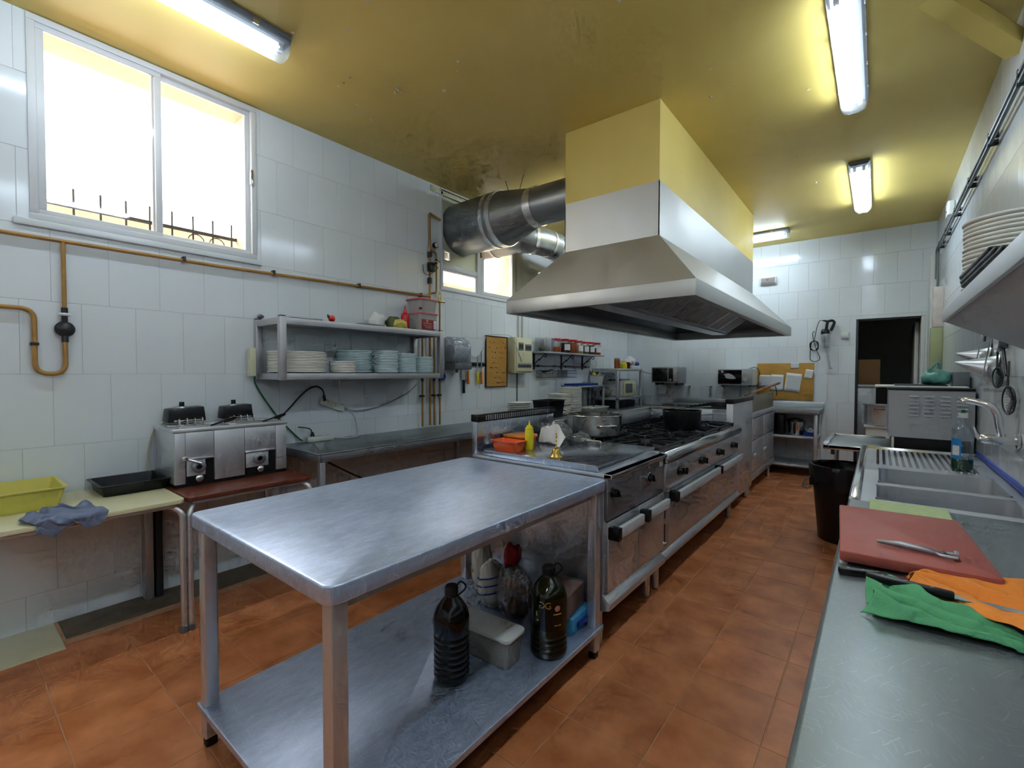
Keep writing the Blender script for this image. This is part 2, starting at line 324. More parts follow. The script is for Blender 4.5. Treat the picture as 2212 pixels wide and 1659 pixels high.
def _terra():
    m, nt, p, out = _nt('terracotta'); L = nt.links.new
    tc = N(nt, 'ShaderNodeTexCoord'); oi = N(nt, 'ShaderNodeObjectInfo')
    ad = N(nt, 'ShaderNodeVectorMath', operation='ADD'); sc = N(nt, 'ShaderNodeVectorMath', operation='SCALE'); sc.inputs['Scale'].default_value = 1.
    L(tc.outputs['Object'], ad.inputs[0]); L(oi.outputs['Location'], ad.inputs[1])
    a = N(nt, 'ShaderNodeTexNoise', Scale=5.5, Detail=4., Roughness=.55); L(ad.outputs[0], a.inputs['Vector'])
    rp = N(nt, 'ShaderNodeValToRGB'); e = rp.color_ramp.elements; e[0].position = .32; e[1].position = .72
    e[0].color = s2l((.70, .40, .215))+(1,); e[1].color = s2l((.88, .57, .37))+(1,); L(a.outputs['Fac'], rp.inputs[0])
    hs = N(nt, 'ShaderNodeHueSaturation'); mr = N(nt, 'ShaderNodeMapRange'); mr.inputs['To Min'].default_value = .9; mr.inputs['To Max'].default_value = 1.08
    L(oi.outputs['Random'], mr.inputs['Value']); L(mr.outputs[0], hs.inputs['Value']); L(rp.outputs[0], hs.inputs['Color']); L(hs.outputs[0], p.inputs['Base Color'])
    r2 = N(nt, 'ShaderNodeMapRange'); r2.inputs['To Min'].default_value = .28; r2.inputs['To Max'].default_value = .5; L(a.outputs['Fac'], r2.inputs['Value']); L(r2.outputs[0], p.inputs['Roughness'])
    bp = N(nt, 'ShaderNodeBump', Strength=.25, Distance=.004); L(a.outputs['Fac'], bp.inputs['Height']); L(bp.outputs[0], p.inputs['Normal'])
    M['terracotta'] = m
_terra()
# ================================================================== ROOM SHELL
def minus(rects, h):
    out = []
    for (a0, a1, b0, b1) in rects:
        if h[0] >= a1 or h[1] <= a0 or h[2] >= b1 or h[3] <= b0: out.append((a0, a1, b0, b1)); continue
        if h[0] > a0: out.append((a0, h[0], b0, b1))
        if h[1] < a1: out.append((h[1], a1, b0, b1))
        m0, m1 = max(a0, h[0]), min(a1, h[1])
        if h[2] > b0: out.append((m0, m1, b0, h[2]))
        if h[3] < b1: out.append((m0, m1, h[3], b1))
    return out
def in_frame(p):
    d = Vector(p) - Vector((0, 0, CH)); z = d.dot(_f)
    if z < .05: return False
    x, y = CF*d.dot(_r2)/z, CF*d.dot(_u2)/z
    return abs(x) < 1180 and abs(y) < 900
W1 = (.352, 1.428, 2.165, 3.195)      # window openings in the left wall: y0, y1, z0, z1
W2 = (3.205, 4.40, 2.20, 3.19)
DOOR = (-.24, .445, -.1, 2.07)        # doorway in the back wall: x0, x1, z0, z1
T = .008                              # tiles stand proud of the wall body
m = MB()
for r in minus(minus([(YF-.3, YB+.3, -.05, ZC)], W1), W2): m.box(XL-.32, XL-T, r[0], r[1], r[2], r[3])
wl = struct(m.build('wall_left', 'plaster'))
m = MB()
for r in minus([(XL-.32, XR+.3, -.05, ZC)], DOOR): m.box(r[0], r[1], YB+T, YB+.16, r[2], r[3])
wb = struct(m.build('wall_back', 'white_paint'))
wr = struct(B(XR+T, XR+.3, YF-.3, YB+T, -.05, ZC).build('wall_right', 'white_paint'))
wf = struct(B(XL-.32, XR+.3, YF-.3, YF, -.05, ZC).build('wall_rear', 'white_paint'))
ce = struct(B(XL-.32, XR+.3, YF-.3, YB+.3, ZC, ZC+.15).build('ceiling', 'ceiling_mustard'))
fl = struct(B(XL-.32, XR+.3, YF-.3, YB+2.6, -.12, -.0018).build('floor', 'floor_grout'))
# ---- wall tiles, 238 x 387 mm in half bond, each a bevelled slab; alike slabs share one mesh
_tm = {}
def tile_mesh(nm, w, h, t, mt, bev=.0025):
    k = (nm, round(w, 3), round(h, 3))
    if k in _tm: return _tm[k]
    b = min(bev, w/4, h/4)
    vs = [(-w/2,-h/2,0),(w/2,-h/2,0),(w/2,h/2,0),(-w/2,h/2,0),(-w/2,-h/2,t-b),(w/2,-h/2,t-b),(w/2,h/2,t-b),(-w/2,h/2,t-b),
          (-w/2+b,-h/2+b,t),(w/2-b,-h/2+b,t),(w/2-b,h/2-b,t),(-w/2+b,h/2-b,t)]
    fs = [(0,1,5,4),(1,2,6,5),(2,3,7,6),(3,0,4,7),(4,5,9,8),(5,6,10,9),(6,7,11,10),(7,4,8,11),(8,9,10,11)]
    me = bpy.data.meshes.new(nm); me.from_pydata(vs, [], fs); me.update(); me.materials.append(M[mt]); _tm[k] = me; return me
def tiles(wall, frame, rects, t, mt, nm='tile', limit=295, gap=.0014, bev=.0012):
    """frame: 4x4 taking (u, v, n) to room coordinates"""
    seen, rest = [], []
    for r in rects:
        w, h = r[1]-r[0]-gap, r[3]-r[2]-gap
        if w < .012 or h < .012: continue
        c = frame @ Vector(((r[0]+r[1])/2, (r[2]+r[3])/2, 0))
        (seen if in_frame(c) else rest).append((w, h, c))
    seen.sort(key=lambda q: -q[0]*q[1]/max(.3, (q[2]-Vector((0, 0, CH))).length)**2)
    rest += seen[limit:]; seen = seen[:limit]
    R = frame.to_3x3().to_4x4(); inv = Matrix.Translation(-wall.location)
    for w, h, c in seen:
        o = bpy.data.objects.new(nm, tile_mesh(nm, w, h, t, mt, bev)); C.objects.link(o); o.parent = wall
        j = rnd.uniform(-.0012, .0012)
        o.matrix_local = inv @ Matrix.Translation(c) @ R @ Matrix.Rotation(j, 4, 'X') @ Matrix.Rotation(rnd.uniform(-.0012, .0012), 4, 'Y')
    if rest:
        b = MB()
        for w, h, c in rest:
            i0 = b.n(); b.box(-w/2, w/2, -h/2, h/2, 0, t); b.apply(i0, Matrix.Translation(c) @ R)
        o = b.build(nm + '_field', mt, wall); o['kind'] = 'stuff'
TW, TH, Z0 = .238, .387, 1.73 - 5*.387
def bond(u0, u1, v0, v1, ua, holes=()):
    out = []
    for k in range(0, 10):
        a, b = max(v0, Z0 + k*TH), min(v1, Z0 + (k+1)*TH)
        if b - a < .01: continue
        u = ua + (TW/2 if k % 2 else 0) - TW*60
        while u < u1:
            c0, c1 = max(u, u0), min(u + TW, u1)
            if c1 - c0 > .01: out.append((c0, c1, a, b))
            u += TW
    for h in holes: out = minus(out, h)
    return out
FL = Matrix(((0, 0, 1, XL-T), (1, 0, 0, 0), (0, 1, 0, 0), (0, 0, 0, 1)))
FB = Matrix(((1, 0, 0, 0), (0, 0, -1, YB+T), (0, 1, 0, 0), (0, 0, 0, 1)))
FR = Matrix(((0, 0, -1, XR+T), (-1, 0, 0, 0), (0, 1, 0, 0), (0, 0, 0, 1)))
tiles(wl, FL, bond(YF, YB, 0, ZC, .284, [W1, W2]), T, 'tile_white')
tiles(wb, FB, bond(XL, XR, 0, ZC, .05, [DOOR]), T, 'tile_white')
tiles(wr, FR, bond(-YB, -YF, 0, ZC, .1), T, 'tile_white')
for wall, b in ((wl, [(YF, YB, 0, ZC)]), ):
    g = MB()
    for r in minus(minus(b, W1), W2): g.box(XL-T, XL-.0025, r[0], r[1], r[2], r[3])
    g.build('grout_bed', 'grout', wall)
# ---- floor tiles
def fgrid():
    out = []
    for i in range(-9, 3):
        for j in range(-16, 20):
            x0, y0 = -.311 + .314*i, 1.852 + .314*j
            r = (max(x0, -3.20), min(x0+.314, XR), max(y0, YF), min(y0+.314, YB+.1))
            if r[1]-r[0] > .02 and r[3]-r[2] > .02: out.append(r)
    return out
tiles(fl, Matrix(((1, 0, 0, 0), (0, 1, 0, 0), (0, 0, 1, -.0019), (0, 0, 0, 1))), fgrid(), .0019, 'terracotta', 'floor_tile', gap=.0038, bev=.0012)
o = B(XL, -3.203, .40, YB, -.0025, -.0008).build('concrete_strip', 'concrete', fl)
o = B(XL, -3.09, -.25, .385, -.0025, .003).build('cream_tile', 'cream_tile', fl, bev=.002)
# ---- loose paint flakes on the ceiling
m = MB()
for (cx, cy, sx, sy, k) in [(-2.55, 1.85, .5, .5, 16), (-3.0, 2.2, .25, .3, 8), (-2.6, 3.3, .5, .5, 6), (-.9, 3.2, .5, .6, 7), (-.75, 5.2, .35, .6, 8), (-1.4, 1.6, .6, .5, 6)]:
    for _ in range(k):
        x, y = rnd.gauss(cx, sx*.5), rnd.gauss(cy, sy*.5); r = rnd.uniform(.006, .018); n = 5; i0 = m.n()
        if x < XL+.03: continue
        ring = [(r*rnd.uniform(.5, 1.2)*math.cos(2*PI*i/n), r*rnd.uniform(.5, 1.2)*math.sin(2*PI*i/n), rnd.uniform(-.012, -.001)) for i in range(n)]
        m.add(ring + [(p[0], p[1], p[2]+.0008) for p in ring], [tuple(range(n)), tuple(range(n, 2*n))[::-1]] + [(i, (i+1) % n, n+(i+1) % n, n+i) for i in range(n)])
        m.apply(i0, Matrix.Translation((x, y, ZC)))
o = m.build('paint_flakes', 'tape_paper', ce); o['kind'] = 'stuff'
# ---- window 1: two sliding sashes in a white metal frame
def win_frame(y0, y1, z0, z1, x0, x1, t): # rectangular ring
    return MB().box(x0, x1, y0, y1, z0, z0+t).box(x0, x1, y0, y1, z1-t, z1).box(x0, x1, y0, y0+t, z0+t, z1-t).box(x0, x1, y1-t, y1, z0+t, z1-t)
t1 = thing('window_1', (XL, .89, 2.15), 'two-pane sliding window with white metal frame, high on the tiled wall', 'window'); t1['kind'] = 'structure'
win_frame(.330, 1.447, 2.150, 3.206, XL-.05, XL+.012, .034).build('window_frame', 'white_alu', t1, bev=.004)
for (a, b, xx) in ((.362, .902, XL-.012), (.858, 1.418, XL-.036)):
    s = win_frame(a, b, 2.178, 3.180, xx-.012, xx+.012, .034).build('sash', 'white_alu', t1, bev=.003)
    MB().box(xx-.003, xx+.003, a+.03, b-.03, 2.208, 3.150).build('pane', 'glass', s)
MB().box(XL+.010, XL+.03, 1.400, 1.418, 2.66, 2.76).build('latch', 'steel_polished', t1, bev=.003)
MB().box(XL, XL+.022, .27, 1.475, 2.112, 2.148).build('window_sill', 'tile_white', t1, bev=.005)
# outside the window: railing, parapet, pavement and eaves of the far side
t = thing('window_railing', (XL-.30, .89, 2.15), 'rusty iron railing bars outside the big window', 'railing')
t.location.x = XL-.30
MB().box(XL-.31, XL-.29, .36, 1.43, 2.325, 2.345).build('rail', 'dark_grey', t)
for k in range(9): MB().cyl((XL-.30, .42+.122*k, 2.165), (XL-.30, .42+.122*k, 2.44), .006, n=6).build('bar', 'dark_grey', t)
for y in (1.17, 1.30):
    MB().tube([(XL-.30, y+.05*math.cos(a)*(1 if a < 3.2 else .5), 2.27+.05*math.sin(a)) for a in [i*.5 for i in range(11)]], .004, 5).build('scroll', 'dark_grey', t)
struct(tag(B(XL-2.2, XL-.32, -1.6, 5.6, 1.98, 2.10).build('pavement', 'concrete'), 'grey pavement outside level with the window sills', 'pavement'))
struct(tag(B(XL-.95, XL-.80, -1.6, 5.6, 2.10, 2.475).build('parapet', 'plaster'), 'low plastered wall outside beyond the window bars', 'wall'))
# ---- window 2: fixed panel with small lights on the left, hinged sash on the right
t2 = thing('window_2', (XL, 3.8, 2.19), 'white window with a blanked-off panel where the exhaust duct passes', 'window'); t2['kind'] = 'structure'
win_frame(3.192, 4.412, 2.185, 3.203, XL-.06, XL+.012, .03).build('window_frame', 'white_alu', t2, bev=.004)
MB().box(XL-.05, XL+.010, 3.735, 3.80, 2.21, 3.19).build('mullion', 'white_alu', t2, bev=.003)
MB().box(XL-.05, XL+.006, 3.22, 3.735, 2.405, 2.455).build('transom', 'white_alu', t2, bev=.003)
# panel in four pieces around its small square light
m = MB(); P = (3.222, 3.735, 2.455, 3.17); q = (3.245, 3.345, 2.49, 2.60)
for r in minus([P], q): m.box(XL-.03, XL-.018, r[0], r[1], r[2], r[3])
m.build('panel', 'cream_panel', t2)
win_frame(q[0], q[1], q[2], q[3], XL-.034, XL-.008, .014).build('light_frame', 'white_alu', t2, bev=.002)
MB().box(XL-.027, XL-.022, q[0]+.012, q[1]-.012, q[2]+.012, q[3]-.012).build('pane', 'glass', t2)
s = win_frame(3.222, 3.735, 2.215, 2.405, XL-.03, XL-.004, .018).build('sash', 'white_alu', t2, bev=.002)
MB().box(XL-.02, XL-.015, 3.24, 3.717, 2.233, 2.387).build('pane', 'glass', s)
s = win_frame(3.80, 4.382, 2.215, 3.17, XL-.03, XL+.012, .04).build('sash', 'white_alu', t2, bev=.003)
MB().box(XL-.012, XL-.006, 3.84, 4.342, 2.255, 3.13).build('pane', 'glass', s)
MB().box(XL+.008, XL+.03, 3.775, 3.795, 2.62, 2.70).build('handle', 'copper_paint', t2, bev=.003)
MB().box(XL, XL+.03, 4.42, 4.52, 2.16, 3.2).build('side_board', 'white_paint', t2, bev=.003)
MB().box(XL, XL+.012, 3.06, 4.53, 3.135, 3.19).build('head_board', 'cream_panel', t2, bev=.003)
# ---- doorway: jamb lining, open door leaf and the dark room behind it
d = thing('door_1', (.10, YB, 0), 'open doorway into a dark room, white lining on its right', 'doorway'); d['kind'] = 'structure'
MB().box(.405, .445, YB+.002, YB+.30, 0, 2.07).build('jamb', 'white_paint', d, bev=.004)
MB().box(-.24, -.215, YB+.004, YB+.16, 0, 2.07).build('jamb', 'dark_grey', d, bev=.004)
MB().box(-.24, .445, YB+.02, YB+.16, 2.05, 2.07).build('lintel', 'dark_grey', d)
lf = MB().box(.36, .40, YB+.30, YB+1.0, .02, 2.02).build('door_leaf', 'white_paint', d, bev=.004)
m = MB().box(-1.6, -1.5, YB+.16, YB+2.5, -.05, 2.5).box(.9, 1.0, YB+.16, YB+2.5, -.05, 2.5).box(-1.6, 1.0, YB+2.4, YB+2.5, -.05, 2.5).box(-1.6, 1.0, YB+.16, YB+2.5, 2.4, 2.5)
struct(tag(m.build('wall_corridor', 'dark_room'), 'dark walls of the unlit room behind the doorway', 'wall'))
t = thing('store_cabinet', (-.40, YB+.75, 0), 'grey steel cabinet in the dark room seen through the doorway', 'cabinet')
MB().box(-.75, -.02, YB+.45, YB+1.0, .05, 1.16).build('body', 'steel_dull', t, bev=.006)
MB().box(-.77, .0, YB+.43, YB+1.02, 1.16, 1.20).build('top', 'steel_dull', t, bev=.006)
MB().box(-.36, -.04, YB+.438, YB+.45, .12, 1.10).build('cabinet_door', 'steel_dull', t, bev=.003)
t = thing('cardboard_carton', (-.12, YB+.75, 1.20), 'brown cardboard carton stacked in the dark room behind the doorway', 'box')
MB().box(-.34, .02, YB+.55, YB+.93, 1.20, 1.55).build('body', 'carton_brown', t, bev=.004)
MB().box(-.34, .02, YB+.735, YB+.745, 1.55, 1.553).build('tape', 'tape_paper', t)
t = thing('stock_pot', (.02, YB-.30, .72), 'aluminium stock pot standing just in front of the doorway', 'pot')
MB().lathe([(.005, 0), (.16, 0), (.17, .01), (.17, .24), (.178, .25), (.165, .25), (.16, .02), (.005, .015)], (.02, YB-.30, .72), 28).build('body', 'steel', t, smooth=True)
MB().tube(bend([(.02-.05, YB-.47, .92), (.02-.05, YB-.50, .92), (.07, YB-.50, .92), (.07, YB-.47, .92)], .015), .006, 6).build('handle', 'black_plastic', t, smooth=True)
t = thing('pot_stand', (.02, YB-.30, 0), 'white metal stand under the stock pot near the doorway', 'stand')
MB().box(-.13, .17, YB-.45, YB-.15, .69, .72).build('top', 'white_paint', t, bev=.004)
MB().box(-.11, .15, YB-.43, YB-.17, .40, .69).build('body', 'white_paint', t, bev=.004)
for sx in (-.11, .13):
    for sy in (-.43, -.19): MB().box(sx, sx+.02, YB+sy, YB+sy+.02, 0, .40).build('leg', 'grey_plastic', t)
# ---- fluorescent ceiling lamps
def lamp(cx, cy, length, along, label, lit=(1, 0)):
    t = thing('ceiling_lamp', (cx, cy, ZC-.115), label, 'lamp', 'ceiling lamps', rz=0 if along == 'y' else PI/2, world=False)
    L = length/2; z0 = .115
    h = MB().prism([(-.078, z0), (-.078, z0-.022), (-.060, z0-.045), (.060, z0-.045), (.078, z0-.022), (.078, z0)], 'y', -L, L); h.build('housing', 'grey_plastic', t, bev=.003)
    m = MB().prism([(-.06, z0-.0455), (-.045, z0-.053), (.045, z0-.053), (.06, z0-.0455)], 'y', -L+.03, L-.03); m.build('reflector', 'white_plastic', t)
    for k, x in enumerate((-.032, .032)):
        MB().cyl((x, -L+.05, z0-.072), (x, L-.05, z0-.072), .0135, n=12).build('tube', 'tube_lit' if lit[k] else 'unlit_tube_glow', t, smooth=True)
        for e in (-1, 1): MB().box(x-.012, x+.012, e*(L-.045)-.012, e*(L-.045)+.012, z0-.085, z0-.05).build('tube_holder', 'white_plastic', t, bev=.002)
    # ribbed cover: shell of thin strips, closed at its ends
    prof = []
    for i in range(25):
        a = PI + PI*i/24; rr = 1. + (.015 if i % 2 else 0)
        prof.append((.076*math.copysign(abs(math.cos(a))**.6, math.cos(a))*rr, z0-.022 + .088*-abs(math.sin(a))**.7*rr))
    m = MB(); m.loft([[(p[0], y, p[1]) for p in prof] for y in (-L+.004, L-.004)], True, True, closed=False)
    m.build('cover', 'lamp_cover', t, smooth=True)
    for e in (-1, 1):
        for y in (-.7, -.25, .25, .7): MB().box(e*.076-.004, e*.076+.004, y*L-.015, y*L+.015, z0-.042, z0-.012).build('clip', 'steel_polished', t, bev=.001)
    return t
lamp(-2.645, .645, 1.25, 'y', 'fluorescent ceiling lamp beside the big window, cut by the top of the photo', (1, 0))
lamp(-.157, 3.285, 1.20, 'y', 'fluorescent ceiling lamp with only its left tube lit, right of the hood casing', (1, 0))
lamp(-.162, 5.69, 1.30, 'y', 'fully lit ceiling lamp further back, between hood casing and right wall', (1, 1))
lamp(-1.55, 6.87, 1.25, 'x', 'ceiling lamp lying crosswise above the back wall, half hidden by the hood casing', (1, 1))
lamp(-.16, .88, 1.22, 'y', 'nearest fluorescent ceiling lamp of the right-hand row, overhead beyond the top of the photo', (1, 1))
lamp(-2.25, 4.45, 1.25, 'y', 'fluorescent ceiling lamp between duct and left worktop, hidden from here by the hood casing', (1, 1))
lamp(-2.645, -1.75, 1.22, 'y', 'added fluorescent ceiling lamp behind the viewer, unseen fill light on the left', (1, 0))  # unseen lamp added to brighten the room from behind the viewer
lamp(-.16, -1.55, 1.22, 'y', 'added fluorescent ceiling lamp behind the viewer, unseen fill light on the right', (1, 1))  # second added lamp, fill for surfaces turned to the viewer
# ---- slanted bar at the ceiling on the right, camera of the fire alarm, conduits
t = thing('ceiling_brace', (.35, 3.3, 3.0), 'mustard painted slanting beam between ceiling and right wall', 'beam')
a, b = Vector((.06, 3.00, 3.30)), Vector((.535, 3.52, 3.045)); dx = Vector((.055, 0, .0)); 
m = MB(); sec = [Vector((-.04, .03, -.035)), Vector((.04, -.03, -.035)), Vector((.04, -.03, .04)), Vector((-.04, .03, .04))]
m.loft([[a + s for s in sec], [b + s*1.0 for s in sec]]); m.build('beam', 'ceiling_mustard', t)
for (x, z, k) in ((XR-.036, 2.79, 0), (XR-.036, 2.745, 1)):
    t = thing('conduit', (x, 4.5, z-.012), ('upper' if not k else 'lower') + ' grey conduit of the pair running along the right wall', 'pipe')
    end = 7.26 if not k else 7.05
    MB().tube(bend([(x, -2.8, z), (x, end, z), (x, end, 1.75 if k else 2.45)], .05), .011, 8).build('pipe', 'grey_pipe', t, smooth=True)
    for y in (2.6, 3.25, 4.0, 4.8, 5.6, 6.3, 6.9): MB().box(x-.012, XR-.0005, y-.012, y+.012, z-.016, z+.016).build('clip', 'dark_grey', t, bev=.002)
t = thing('alarm_siren', (XR-.03, 6.1, 2.82), 'small white wall siren under the ceiling in the right corner', 'siren')
MB().rbox(XR-.055, XR, 6.0, 6.17, 2.86, 2.99, .02).build('body', 'white_plastic', t, bev=.006); MB().box(XR-.058, XR-.054, 6.05, 6.12, 2.90, 2.905).build('slot', 'black_plastic', t)
# ================================================================== LEFT WALL
def pipe_clip(t, x, y, z, vertical=False):
    if vertical: MB().box(XL, x+.014, y-.016, y+.016, z-.008, z+.008).build('clip', 'dark_grey', t, bev=.002)
    else: MB().box(XL, x+.014, y-.008, y+.008, z-.016, z+.016).build('clip', 'dark_grey', t, bev=.002)
xp = XL + .028
t = thing('gas_pipe', (xp, 1.6, 2.04), 'long ochre gas pipe running below the big window', 'pipe')
MB().tube([(xp, YF+.02, 2.045), (xp, 1.2, 2.056), (xp, 3.03, 2.097)], .011, 10).build('pipe', 'copper_paint', t, smooth=True)
for y in (.1, 1.0, 1.55, 2.25, 2.92): pipe_clip(t, xp, y, 2.048+.017*y)
t = thing('gas_regulator', (xp, .45, 1.33), 'ochre gas branch with black round regulator and U-shaped loop', 'pipe')
MB().tube([(xp, .45, 2.05), (xp, .45, 1.69)], .010, 10).build('down_pipe', 'copper_paint', t, smooth=True)
MB().cyl((xp, .45, 1.70), (xp, .45, 1.66), .014, n=12).build('nut', 'dark_grey', t, smooth=True)
MB().lathe([(.006, 0), (.024, .002), (.026, .009), (.022, .016), (.006, .018)], (xp+.004, .45, 1.654), 16).build('valve_wheel', 'white_plastic', t, smooth=True)
MB().cyl((xp, .45, 1.655), (xp, .45, 1.625), .013, n=12).build('nut', 'dark_grey', t, smooth=True)
m = MB(); i0 = m.n(); m.lathe([(.006, -.026), (.026, -.024), (.040, -.010), (.042, 0), (.040, .010), (.026, .024), (.012, .030), (.006, .032)], (0, 0, 0), 24)
m.apply(i0, Matrix.Translation((xp, .45, 1.585)) @ Matrix.Rotation(PI/2, 4, 'Y')); m.build('regulator', 'dark_grey', t, smooth=True)
MB().cyl((xp, .45, 1.55), (xp, .45, 1.515), .015, n=12).build('nut', 'dark_grey', t, smooth=True)
MB().tube(bend([(xp, .45, 1.54), (xp, .45, 1.345), (xp, .335, 1.345), (xp, .335, 1.682), (xp, -.6, 1.682)], .058, 8), .0115, 10).build('loop', 'copper_paint', t, smooth=True)
pipe_clip(t, xp, .335, 1.50, True)
t = thing('gas_manifold', (xp, 3.06, 2.1), 'ochre gas pipework with pressure gauge and valves beside the duct window', 'pipe')
MB().tube(bend([(xp, 3.03, .84), (xp, 3.03, 2.90), (xp, 3.17, 2.87)], .012), .0105, 8).build('riser', 'copper_paint', t, smooth=True)
MB().tube(bend([(xp, 3.035, 2.55), (xp, 3.115, 2.53), (xp, 3.115, 2.145), (xp, 3.035, 2.13)], .02), .009, 8).build('bypass', 'copper_paint', t, smooth=True)
m = MB(); m.cyl((xp, 3.09, 2.60), (xp+.03, 3.09, 2.60), .028, n=20); m.build('gauge', 'black_plastic', t, smooth=True); MB().cyl((xp+.0301, 3.09, 2.60), (xp+.033, 3.09, 2.60), .022, n=20).build('gauge_face', 'white_plastic', t)
MB().cyl((xp, 3.095, 2.575), (xp, 3.095, 2.54), .006, n=8).build('stem', 'copper_paint', t)
for z in (2.50, 2.25): MB().cbox((xp, 3.03, z), (.034, .034, .055)).build('valve', 'dark_grey', t, bev=.004)
MB().cyl((xp, 3.115, 2.47), (xp, 3.115, 2.42), .014, n=8).build('valve', 'dark_grey', t); MB().box(xp+.01, xp+.02, 3.09, 3.15, 2.44, 2.452).build('lever', 'brass', t, bev=.002)
MB().rbox(xp-.01, xp+.05, 3.0, 3.06, 2.335, 2.42, .012).build('solenoid', 'black_plastic', t, bev=.004)
MB().tube(smoothpath([(xp+.05, 3.03, 2.40), (xp+.06, 3.08, 2.37), (xp+.03, 3.0, 2.30), (xp+.01, 2.95, 2.31), (xp, 2.945, 2.39)], 5), .003, 5).build('wire', 'black_cord', t, smooth=True)
for k, (y, z0, z1) in enumerate(((2.935, .835, 1.72), (3.085, .835, 1.72), (3.158, .835, 2.05))):
    t = thing('gas_drop_pipe', (xp, y, .83), ['ochre gas pipe dropping behind the plate shelf, leftmost of three', 'ochre gas pipe dropping to the worktop, middle one of three', 'ochre gas pipe with blue valve wheel, rightmost under the plate shelf'][k], 'pipe')
    MB().tube([(xp, y, z0), (xp, y, z1)], .0095, 8).build('pipe', 'copper_paint', t, smooth=True)
    MB().cyl((xp, y, 1.30), (xp, y, 1.27), .013, n=10).build('nut', 'dark_grey', t); pipe_clip(t, xp, y, 1.13, True)
    if k == 2:
        m = MB(); i0 = m.n(); m.lathe([(.004, 0), (.035, .002), (.040, .010), (.035, .018), (.004, .02)], (0, 0, 0), 20); m.apply(i0, Matrix.Translation((xp+.012, y+.02, 1.315)) @ Matrix.Rotation(PI/2, 4, 'Y')); m.build('valve_wheel', 'blue_plastic', t, smooth=True)
        MB().cyl((xp, y, 2.05), (xp, y, 2.16), .017, .008, n=10).build('spray_nozzle', 'brass', t); MB().cyl((xp+.01, y-.03, 2.06), (xp+.02, y+.05, 2.06), .009, n=8).build('tap', 'brass', t)
# ---- stainless wall shelf with plates
SX0, SX1, SY0, SY1, SZ0, SZ1 = XL, -3.06, 1.42, 2.86, 1.325, 1.695
t = thing('wall_shelf', ((SX0+SX1)/2, (SY0+SY1)/2, SZ0-.03), 'two-tier stainless wall shelf holding stacked plates', 'shelf')
for z in (SZ0, SZ1):
    MB().box(SX0, SX1-.02, SY0+.02, SY1-.02, z, z+.018).build('deck', 'steel_dull', t, bev=.002)
    MB().box(SX1-.022, SX1, SY0, SY1, z-.02, z+.024).build('front_rail', 'steel_dull', t, bev=.002)
    for y in (SY0, SY1-.022): MB().box(SX0, SX1-.022, y, y+.022, z-.02, z+.024).build('side_rail', 'steel_dull', t, bev=.002)
for y in (SY0-.002, SY1-.04):
    for x in (SX0+.002, SX1-.040): 
        p = MB().box(x, x+.042, y, y+.042, SZ0-.022, SZ1+.03).build('post', 'steel_dull', t, bev=.002)
        MB().box(x+.002, x+.040, y+.002, y+.040, SZ1+.03, SZ1+.037).build('cap', 'black_plastic', p, bev=.002)
def plate_mesh(name, mt, r, h=.022):
    return MB().lathe([(.002, 0), (r*.55, 0), (r*.60, .003), (r*.93, h-.012), (r*.985, h-.0095), (r, h-.007), (r, h-.002), (r*.985, h), (r*.9, h*.90), (r*.6, .008), (.002, .006)], (0, 0, 0), 40).build(name, mt, None, smooth=True, angle=60)
def stack(proto, n, x, y, z, dz, label, group, jit=.004):
    for k in range(n):
        o = proto if k == 0 and not proto.get('used') else proto.copy()
        if o is not proto: C.objects.link(o)
        proto['used'] = 1
        o.location = (x + rnd.uniform(-jit, jit), y + rnd.uniform(-jit, jit), z + k*dz); o.rotation_euler[2] = rnd.uniform(0, 6); tag(o, label + ', ' + from_top(k, n), 'plate', group)
        if 'used' in o and o is not proto: del o['used']
PW = plate_mesh('dinner_plate', 'plate_white', .195); PB = plate_mesh('serving_plate', 'plate_blue', .140); PS = plate_mesh('side_plate', 'plate_white', .095); PBS = plate_mesh('side_plate', 'plate_blue', .098)
zs = SZ0+.0185; xs = -3.262
stack(PW, 13, -3.258, 1.632, zs, .0112, 'large cream plate in the leftmost stack on the wall shelf', 'plates on the wall shelf, leftmost stack', .002)
stack(PS, 7, -3.165, 1.93, zs, .0122, 'small cream plate in the low stack beside the large cream plates', 'plates on the wall shelf, low stack', .003)
stack(PB, 14, -3.312, 2.125, zs, .0126, 'pale blue plate in the widest tall stack on the wall shelf', 'plates on the wall shelf, third stack', .006)
stack(PBS, 14, -3.158, 2.315, zs, .0126, 'pale blue plate in the narrow tall middle stack on the shelf', 'plates on the wall shelf, fourth stack', .005)
stack(PBS, 13, -3.17, 2.515, zs, .0125, 'pale blue plate in the second stack from the right shelf post', 'plates on the wall shelf, fifth stack', .003)
stack(PBS, 11, -3.18, 2.72, zs, .0128, 'pale blue plate in the stack next to the right shelf post', 'plates on the wall shelf, sixth stack', .003)
for o in (PW, PB, PS, PBS):
    if 'used' in o: del o['used']
# things on top of the shelf
zt = SZ1+.019
t = thing('storage_tub', (-3.28, 2.80, zt), 'lower clear food tub with a dark red label on the shelf end', 'tub')
MB().tray(-3.39, -3.17, 2.69, 2.91, zt, zt+.17, .004, .04, .012).build('tub', 'milky', t, smooth=True); MB().rbox(-3.395, -3.165, 2.685, 2.915, zt+.165, zt+.178, .04).build('lid', 'lid_pink', t, bev=.003)
MB().rbox(-3.38, -3.18, 2.70, 2.90, zt+.005, zt+.12, .04, taper=.01).build('contents', 'white_fabric', t)
lb = MB().box(-3.1675, -3.1655, 2.705, 2.875, zt+.03, zt+.115).build('label', 'label_red', t); MB().box(-3.1656, -3.1650, 2.84, 2.872, zt+.035, zt+.11).build('label_panel', 'label_white', lb)
MB().cyl((-3.1656, 2.765, zt+.10), (-3.1648, 2.765, zt+.10), .013, n=16).build('label_badge', 'spice_pink', lb)
